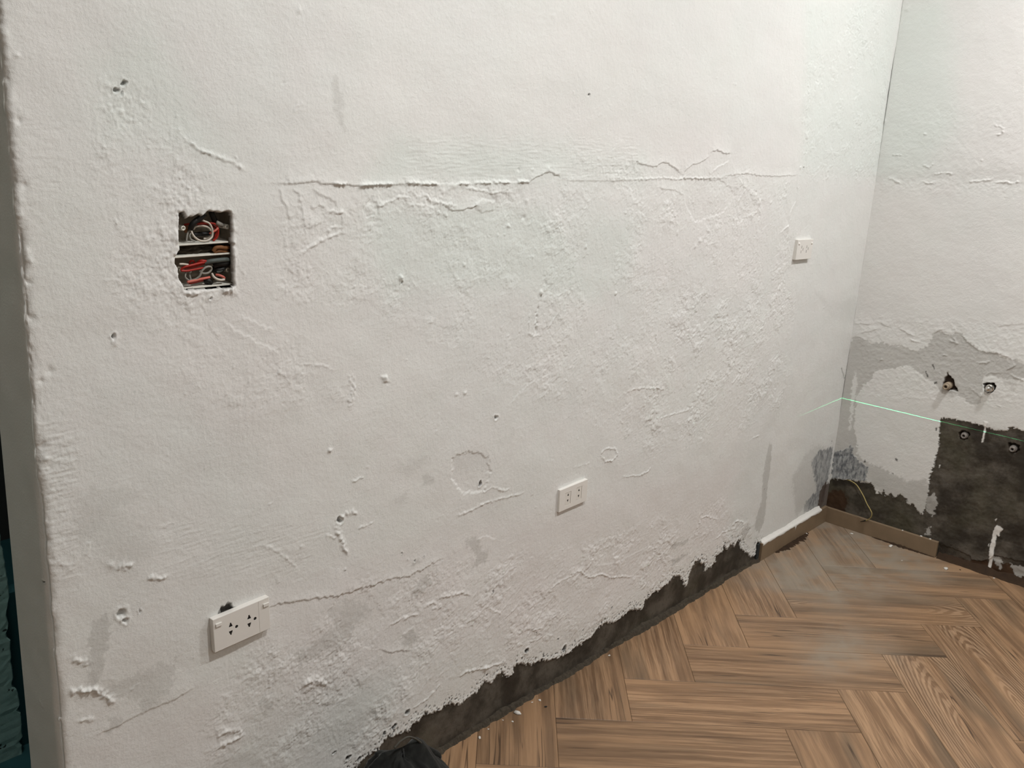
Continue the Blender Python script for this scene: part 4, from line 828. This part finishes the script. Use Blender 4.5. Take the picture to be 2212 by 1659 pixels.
# ================================================================== open wiring boxes with their wires
ZB = lambda x, y: (340 + x / 6.913, 420 + y / 6.913)
def BP(x, y, d=.018):
    """point seen at a place of the opening, d metres behind the wall face"""
    p = hit(*ZB(x, y), 1, YA + d); return Vector(p)
def wiring_box(xl, xr, zt, zb, posts, label):
    root = empty('wiring_box', ((xl + xr) / 2, YA + .052, (zt + zb) / 2), label, 'electrical box', 'wiring boxes in the broken wall opening')
    W2, H2, d0, d1, t = (xr - xl) / 2, (zt - zb) / 2, -.042, .0, .0016
    bm = bmesh.new(); bm_box(bm, (0, d1, 0), (2 * W2, .002, 2 * H2)); 
    for sx in (-1, 1): bm_box(bm, (sx * W2, (d0 + d1) / 2, 0), (t, -d0, 2 * H2))
    bm_obj('box_shell', bm, M['box'], root)
    for sz in (1, -1):
        bm = bmesh.new(); bm_box(bm, (0, (d0 + d1) / 2 - .0005, sz * H2), (2 * W2, -d0 + .001, .0028), .0006, 1); bm_obj('box_rim', bm, M['boxrim'], root)
    for (x, z, m) in posts:
        bm = bmesh.new(); bm_ringtube(bm, (x - (xl + xr) / 2, 0, z - (zt + zb) / 2), (0, -1, 0), .0042, .0021, .038, 14); bm_obj('screw_post', bm, M[m], root, True)
    return root
xl, xr = WA(382, 500)[0] - .001, WA(506, 500)[0] + .004
def pz(x, y, d=.016): p = BP(x, y, d); return p.x, p.z
zA = BP(700, 730, .012).z; zB_ = BP(700, 905, .012).z; zC = BP(600, 1385, .012).z; zT = WA(440, 452)[1] + .003
wiring_box(xl, xr, zT, zA, [(*pz(380, 503), 'boxrim'), (*pz(1040, 482), 'boxrim')], 'upper of the two recessed boxes in the wall opening, holding a coil of wire')
wiring_box(xl, xr, zB_, zC, [(*pz(1050, 1130), 'box'), (*pz(330, 1120, .02), 'box')], 'lower of the two recessed boxes in the wall opening, crossed by red wires')
# mortar and old cable between the two boxes
bm = bmesh.new(); bmesh.ops.create_grid(bm, x_segments=60, y_segments=16, size=.5)
for v in bm.verts:
    x, z = v.co.x, v.co.y; a = float(fbm(np.array([x * 9]), np.array([z * 3]), 8, 3)[0])
    v.co = Vector(((xl + xr) / 2 + x * (xr - xl + .03), YA + .024 + .008 * a - .012 * (x < -.36), (zA + zB_) / 2 + z * (zA - zB_ - .003)))
bm_obj('trim_4', bm, M['mortar'], None, True)['kind'] = 'structure'
bm = bmesh.new(); bm_box(bm, ((xl + xr) / 2, YA + .060, (zT + zC) / 2), (xr - xl + .06, .006, zT - zC + .06)); bm_obj('trim_5', bm, M['mortar'])['kind'] = 'structure'

def wire(pts, r, mat, label, name='wire', grp='wires inside the open wall boxes', rf=None):
    path = catmull([BP(*p) for p in pts], 8); bm = bmesh.new(); c = path[0].copy()
    bm_tube(bm, path, r, 8, True, rf)
    for v in bm.verts: v.co -= c
    o = bm_obj(name, bm, M[mat], None, True); o.location = c
    return tag(o, label, 'wire', grp)
wire([(640, 360, .02), (690, 395, .012), (770, 430, .010), (812, 500, .009), (822, 570, .010), (810, 640, .010), (740, 690, .009), (640, 690, .009), (560, 640, .010), (515, 570, .012), (500, 500, .02)], .00165, 'wire_white', 'white wire coiled into a full ring in the upper wall box')
wire([(540, 520, .026), (570, 485, .022), (650, 470, .02), (740, 485, .02), (800, 540, .02), (815, 600, .019), (760, 650, .02), (690, 662, .022)], .00165, 'wire_white', 'second white wire, inner arc of the coil in the upper wall box')
wire([(520, 500, .026), (470, 540, .02), (445, 610, .016), (432, 700, .014)], .0016, 'wire_grey', 'greyish wire running down left of the coil in the upper wall box')
wire([(510, 560, .026), (480, 610, .022), (500, 670, .02), (560, 700, .02)], .0015, 'wire_grey', 'short grey wire end under the coil in the upper wall box')
wire([(400, 455, .03), (500, 440, .024), (620, 430, .02), (760, 425, .018), (850, 440, .016), (900, 500, .015), (905, 580, .015), (880, 650, .016), (830, 690, .018)], .0019, 'wire_red', 'dark red wire arching behind the white coil in the upper wall box')
wire([(600, 450, .03), (740, 440, .026), (850, 490, .024), (880, 570, .024), (850, 650, .024)], .0019, 'wire_red', 'second dark red wire behind the coil in the upper wall box')
wire([(905, 500, .010), (870, 535, .010), (820, 565, .011), (780, 585, .014)], .0018, 'wire_pink', 'short pinkish wire end right of the coil in the upper wall box')
wire([(700, 290, .012), (640, 350, .012), (570, 400, .012), (520, 450, .013), (495, 520, .016)], .0052, 'wire_black', 'thick black cable crossing the top of the upper wall box', 'cable', rf=lambda t: 1.0 - .1 * t)
wire([(800, 260, .018), (830, 330, .018), (860, 400, .02)], .0048, 'wire_black', 'second thick black cable entering the upper wall box from above', 'cable')
wire([(540, 600, .03), (640, 590, .028), (740, 585, .026), (830, 580, .02)], .0035, 'wire_black', 'black cable lying across the centre of the coil', 'cable')
wire([(880, 420, .014), (930, 445, .014), (960, 460, .02)], .0040, 'wire_grey', 'grey connector near the right post of the upper wall box', 'connector')
wire([(430, 480, .028), (425, 520, .026), (440, 560, .026)], .004, 'copper', 'brown stub beside the left post of the upper wall box', 'cable')
wire([(835, 850, .014), (870, 800, .012), (950, 790, .010), (1010, 800, .012), (1070, 790, .016)], .0034, 'copper', 'brown cable end in the gap between the two wall boxes', 'cable')
wire([(840, 870, .016), (920, 845, .012), (1000, 850, .014), (1060, 860, .018)], .0028, 'copper', 'second brown cable end in the gap, underneath', 'cable')
wire([(340, 1125, .016), (400, 1085, .013), (500, 1060, .011), (620, 1030, .011), (720, 1010, .012)], .0020, 'wire_red', 'upper red wire crossing the lower wall box')
wire([(335, 1100, .022), (430, 1095, .018), (520, 1085, .016), (620, 1060, .016), (700, 1030, .016)], .0020, 'wire_red', 'middle red wire crossing the lower wall box')
wire([(350, 1140, .014), (450, 1140, .012), (560, 1120, .012), (640, 1105, .013), (700, 1095, .016)], .0018, 'wire_red', 'lower red wire of the three crossing the lower wall box')
wire([(470, 1050, .03), (490, 1005, .022), (525, 990, .02), (550, 1015, .022), (540, 1060, .026)], .0018, 'wire_red', 'small red loop at the top of the lower wall box')
wire([(600, 1020, .02), (650, 995, .014), (720, 1000, .012), (760, 1015, .014)], .0026, 'wire_red', 'short thick red wire going into the taped joint')
wire([(330, 1040, .008), (390, 1040, .010), (460, 1050, .014)], .0016, 'wire_white', 'white wire end at the left edge of the lower wall box')
wire([(445, 1310, .012), (540, 1290, .011), (640, 1265, .012), (780, 1238, .015)], .0022, 'wire_pink', 'bright red wire along the bottom of the lower wall box')
wire([(470, 1330, .02), (560, 1310, .018), (680, 1280, .018)], .0018, 'wire_red', 'dark red wire just under the bright one')
wire([(480, 1285, .014), (560, 1270, .012), (630, 1220, .010), (660, 1150, .010), (720, 1090, .009), (790, 1080, .010), (805, 1120, .011), (760, 1170, .011), (690, 1180, .012), (640, 1160, .014), (640, 1110, .018)], .0018, 'wire_grey', 'looped grey-white wire in the middle of the lower wall box')
wire([(430, 1150, .016), (415, 1230, .014), (450, 1270, .014), (500, 1290, .016), (480, 1200, .018), (500, 1150, .02)], .0015, 'wire_grey', 'thin grey wire hanging in a loop at the left of the lower wall box')
wire([(700, 1025, .014), (790, 1000, .010), (900, 985, .009), (1000, 975, .010), (1085, 975, .014)], .0040, 'tape', 'long grey-green taped joint at the top of the lower wall box', 'taped_joint')
wire([(850, 1060, .02), (900, 1040, .016), (1000, 1030, .014), (1090, 1010, .018)], .0055, 'wire_black', 'black cable under the taped joint', 'cable')
wire([(820, 1110, .026), (900, 1130, .018), (960, 1120, .016), (1000, 1070, .018)], .0048, 'wire_black', 'black cable stub at the right of the lower wall box', 'cable')
wire([(885, 1160, .016), (940, 1145, .014), (985, 1110, .014)], .0026, 'tape', 'small grey-green taped end at the right of the lower wall box', 'taped_joint')
wire([(815, 1185, .018), (840, 1230, .012), (890, 1265, .009), (950, 1278, .008), (1000, 1270, .009)], .0021, 'wire_white', 'short white wire curling at the bottom right of the lower wall box')
wire([(870, 1200, .016), (930, 1210, .012), (985, 1235, .010), (1000, 1255, .011)], .0022, 'wire_pink', 'short pink wire beside the curled white one')
wire([(700, 1300, .02), (760, 1290, .016), (800, 1330, .016)], .0050, 'wire_black', 'black cable stub at the bottom of the lower wall box', 'cable')

# ================================================================== pipes in the right wall
def pipe(px, py, r_out, r_in, length, back, mat, label, extra=None):
    p = hit(px, py, 0, XB - (length - back)); root = empty('water_pipe', (XB, p[1], p[2]), label, 'pipe')
    bm = bmesh.new(); bm_ringtube(bm, (back, 0, 0), (-1, 0, 0), r_out, r_in, length, 28); bm_obj('pipe_end', bm, M[mat], root, True)
    if extra:
        bm = bmesh.new(); bm_ringtube(bm, (back, 0, 0), (-1, 0, 0), extra, r_out - .0003, length - .012, 28); bm_obj('pipe_collar', bm, M[mat], root, True)
    return root
pipe(2042, 836, .0105, .0055, .060, .035, 'pipe_old', 'yellowed pipe end sticking out of a ragged rusty hole', .0135)
pipe(2081, 942, .0095, .0048, .040, .034, 'pipe', 'grey pipe end in a round hole at the top left of the dark patch', .012)
pipe(2186, 971, .0095, .0048, .040, .034, 'pipe', 'grey pipe end in a hole at the right edge of the picture', .012)
def steel_plug():
    p = hit(2135, 840, 0, XB - .016); root = empty('steel_plug', (XB, p[1], p[2]), 'shiny steel pipe plug in a plastered round hole', 'pipe plug')
    bm = bmesh.new(); bm_ringtube(bm, (.03, 0, 0), (-1, 0, 0), .0135, .009, .034, 28); bm_obj('plug_socket', bm, M['steel'], root, True)
    bm = bmesh.new(); bmesh.ops.create_cone(bm, cap_ends=True, segments=6, radius1=.0125, radius2=.0115, depth=.022)
    bmesh.ops.bevel(bm, geom=bm.edges[:], offset=.0012, segments=2, affect='EDGES')
    for v in bm.verts: v.co = Vector((-v.co.z - .010, v.co.x, v.co.y))
    bm_obj('hex_head', bm, M['steel'], root, False)
    bm = bmesh.new(); bmesh.ops.create_uvsphere(bm, u_segments=20, v_segments=10, radius=.008)
    for v in bm.verts: v.co = Vector((v.co.x * .6 - .021, v.co.y, v.co.z))
    bm_obj('dome', bm, M['steel'], root, True)
steel_plug()

# yellow wire hanging out of the right wall above the skirting
def yellow():
    G = lambda x, y, d: Vector(hit(1780 + x / 5.925, 940 + y / 5.925, 0, XB - d))
    path = catmull([G(290, 572, -.006), G(340, 585, .008), (G(410, 630, .016)), G(460, 700, .022), G(510, 790, .026), G(550, 880, .030), G(590, 950, .034), G(612, 1000, .034), G(600, 1050, .030), G(560, 1082, .024), G(530, 1095, .020)], 8)
    root = empty('loose_wire', path[0], 'thin yellow wire hanging from the right wall down to the skirting', 'wire')
    c = path[0].copy(); bm = bmesh.new(); bm_tube(bm, [p - c for p in path], .00185, 8); bm_obj('insulation', bm, M['wire_yellow'], root, True)
    pe = [G(535, 1092, .021), G(505, 1100, .018), G(465, 1108, .016)]; bm = bmesh.new(); bm_tube(bm, [p - c for p in pe], .0028, 8, True, lambda t: 1.0 - .7 * t); bm_obj('dark_tip', bm, M['wire_black'], root, True)
yellow()

# ================================================================== crumbs on the floor
def crumbs():
    rnd = random.Random(11)
    items = [(1115, 1539, .011, 'chip', 'flat round plaster flake by the mortar bead, largest of the crumbs near the left'), (1166, 1513, .0045, 'chip', 'small oval plaster crumb right of the round flake'), (1107, 1559, .004, 'chip', 'small plaster crumb just below the round flake'), (1086, 1556, .003, 'chip', 'tiny plaster crumb at the mortar bead, left of the round flake'),
             (1147, 1516, .003, 'chip', 'tiny plaster crumb between the oval one and the mortar bead'), (1036, 1594, .006, 'chip', 'plaster crumb nearest the black cloth'), (1041, 1567, .0035, 'chip', 'tiny plaster crumb up at the bead above the one nearest the cloth'), (1314, 1415, .0045, 'chip', 'single white crumb at the bead halfway along the wall'),
             (1179, 1527, .004, 'darkchip', 'small black speck on the tile by the long wall'), (1840, 1153, .006, 'chip', 'white crumb on the dusty floor nearest the room corner'), (1924, 1180, .012, 'chip', 'long plaster flake in front of the right skirting'), (2043, 1229, .011, 'chip', 'cluster-shaped white crumb beyond the end of the right skirting'),
             (2074, 1231, .004, 'darkchip', 'small black speck on the floor by the right wall'), (1742, 1153, .006, 'chip', 'white crumb at the foot of the left skirting'), (2147, 1249, .004, 'chip', 'tiny white crumb at the edge of the rusty strip'), (1948, 1221 - 10, .003, 'chip', 'tiny white crumb right of the long flake')]
    for px, py, r_, m, lab in items:
        x, y = FL(px, py); x = min(x, XB - r_ - .022 if px > 1800 else 9); y = min(y, YA - r_ * .7 - .019) if px < 1400 else y
        bm = bmesh.new(); bmesh.ops.create_icosphere(bm, subdivisions=2, radius=r_); sx = rnd.uniform(.5, .8); a = rnd.uniform(0, 3)
        for v in bm.verts:
            k = 1 + .35 * math.sin(v.co.x * 900 + px) * math.cos(v.co.y * 700 + py); v.co = Vector((v.co.x * k, v.co.y * sx * k, max(v.co.z * .3 * k, -r_ * .12) + r_ * .12))
        o = bm_obj('debris_crumb', bm, M[m], None, True); o.location = (x, y, .0002); o.rotation_euler = (0, 0, a); tag(o, lab, 'debris', 'crumbs on the floor')
    # crumbs lying on top of the right skirting
    for px, py, r_, lab in ((1948, 1147, .0035, 'white crumb on top of the right skirting, nearer the corner'), (1988, 1160, .005, 'larger white crumb on top of the right skirting'), (2009, 1165, .0045, 'white crumb on top of the right skirting, nearest its end')):
        p = hit(px, py, 2, .062); bm = bmesh.new(); bmesh.ops.create_icosphere(bm, subdivisions=2, radius=r_)
        for v in bm.verts: v.co = Vector((v.co.x * .8, v.co.y, max(v.co.z * .5, -.2 * r_) + .2 * r_))
        o = bm_obj('debris_crumb', bm, M['chip'], None, True); o.location = (XB - .008, p[1], .062); tag(o, lab, 'debris', 'crumbs on the right skirting')
crumbs()

# ================================================================== black cloth bag on the floor
def bag():
    # a slack black cloth bag standing near the wall; only its crumpled top reaches into the picture
    cx, cy = 1.13, 1.238; H = .262
    root = empty('cloth_bag', (cx, cy, 0), 'crumpled black cloth bag on the floor at the bottom edge, against the long wall', 'bag')
    bm = bmesh.new(); nr, ns = 64, 96; rows = []
    for i in range(nr + 1):
        t = i / nr; z = H * (1 - (1 - t) ** 1.0) if t < 1 else H
        prof = (1 - t ** 2.6) ** .5
        row = []
        for k in range(ns):
            a = 2 * math.pi * k / ns; ca, sa = math.cos(a), math.sin(a)
            R = .108 * prof * (1 + .10 * math.sin(3 * a + 1.0) + .05 * math.sin(5 * a + 4 * t))
            f1 = float(1.0) * math.sin(9 * a + 5 * math.sin(3 * t + a)) * .006 * (1 - t * .4) + .006 * math.sin(14 * t + 3 * a)
            x = (R + f1) * ca * 1.1; y = (R + f1) * sa * .95
            row.append(bm.verts.new((x, y, z + .012 * math.sin(2 * a + 2) * t + .008 * math.sin(5 * a) * t * (1 - t) * 3)))
        rows.append(row)
    for a, b in zip(rows[:-1], rows[1:]):
        for k in range(ns): bm.faces.new((a[k], a[(k + 1) % ns], b[(k + 1) % ns], b[k]))
    bm.faces.new(rows[0][::-1]); bm.faces.new(rows[-1])
    for v in bm.verts:
        n = Vector((v.co.x, v.co.y, 0)).normalized() if v.co.xy.length > 1e-4 else Vector((0, 0, 1))
        q = float(fbm(np.array([v.co.x * 22 + v.co.z * 9]), np.array([v.co.y * 22 - v.co.z * 14]), 3, 3)[0]); v.co += n * q * .010; v.co.z = max(0, v.co.z + q * .006 * (v.co.z / H))
    bm_obj('bag_body', bm, M['cloth'], root, True)
    # folded seam over the top, its highlight put in as a lighter grey tube
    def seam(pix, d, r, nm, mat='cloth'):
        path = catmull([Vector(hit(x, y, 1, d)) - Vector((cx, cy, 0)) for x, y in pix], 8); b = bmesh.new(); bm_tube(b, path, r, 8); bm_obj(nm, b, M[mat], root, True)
    seam([(852, 1616), (866, 1601), (884, 1592), (905, 1601), (922, 1620)], cy - .01, .0022, 'top_highlight', 'fold_highlight')
    seam([(918, 1616), (934, 1624), (946, 1632), (943, 1644), (934, 1650)], cy + .01, .0075, 'carry_loop')
bag()
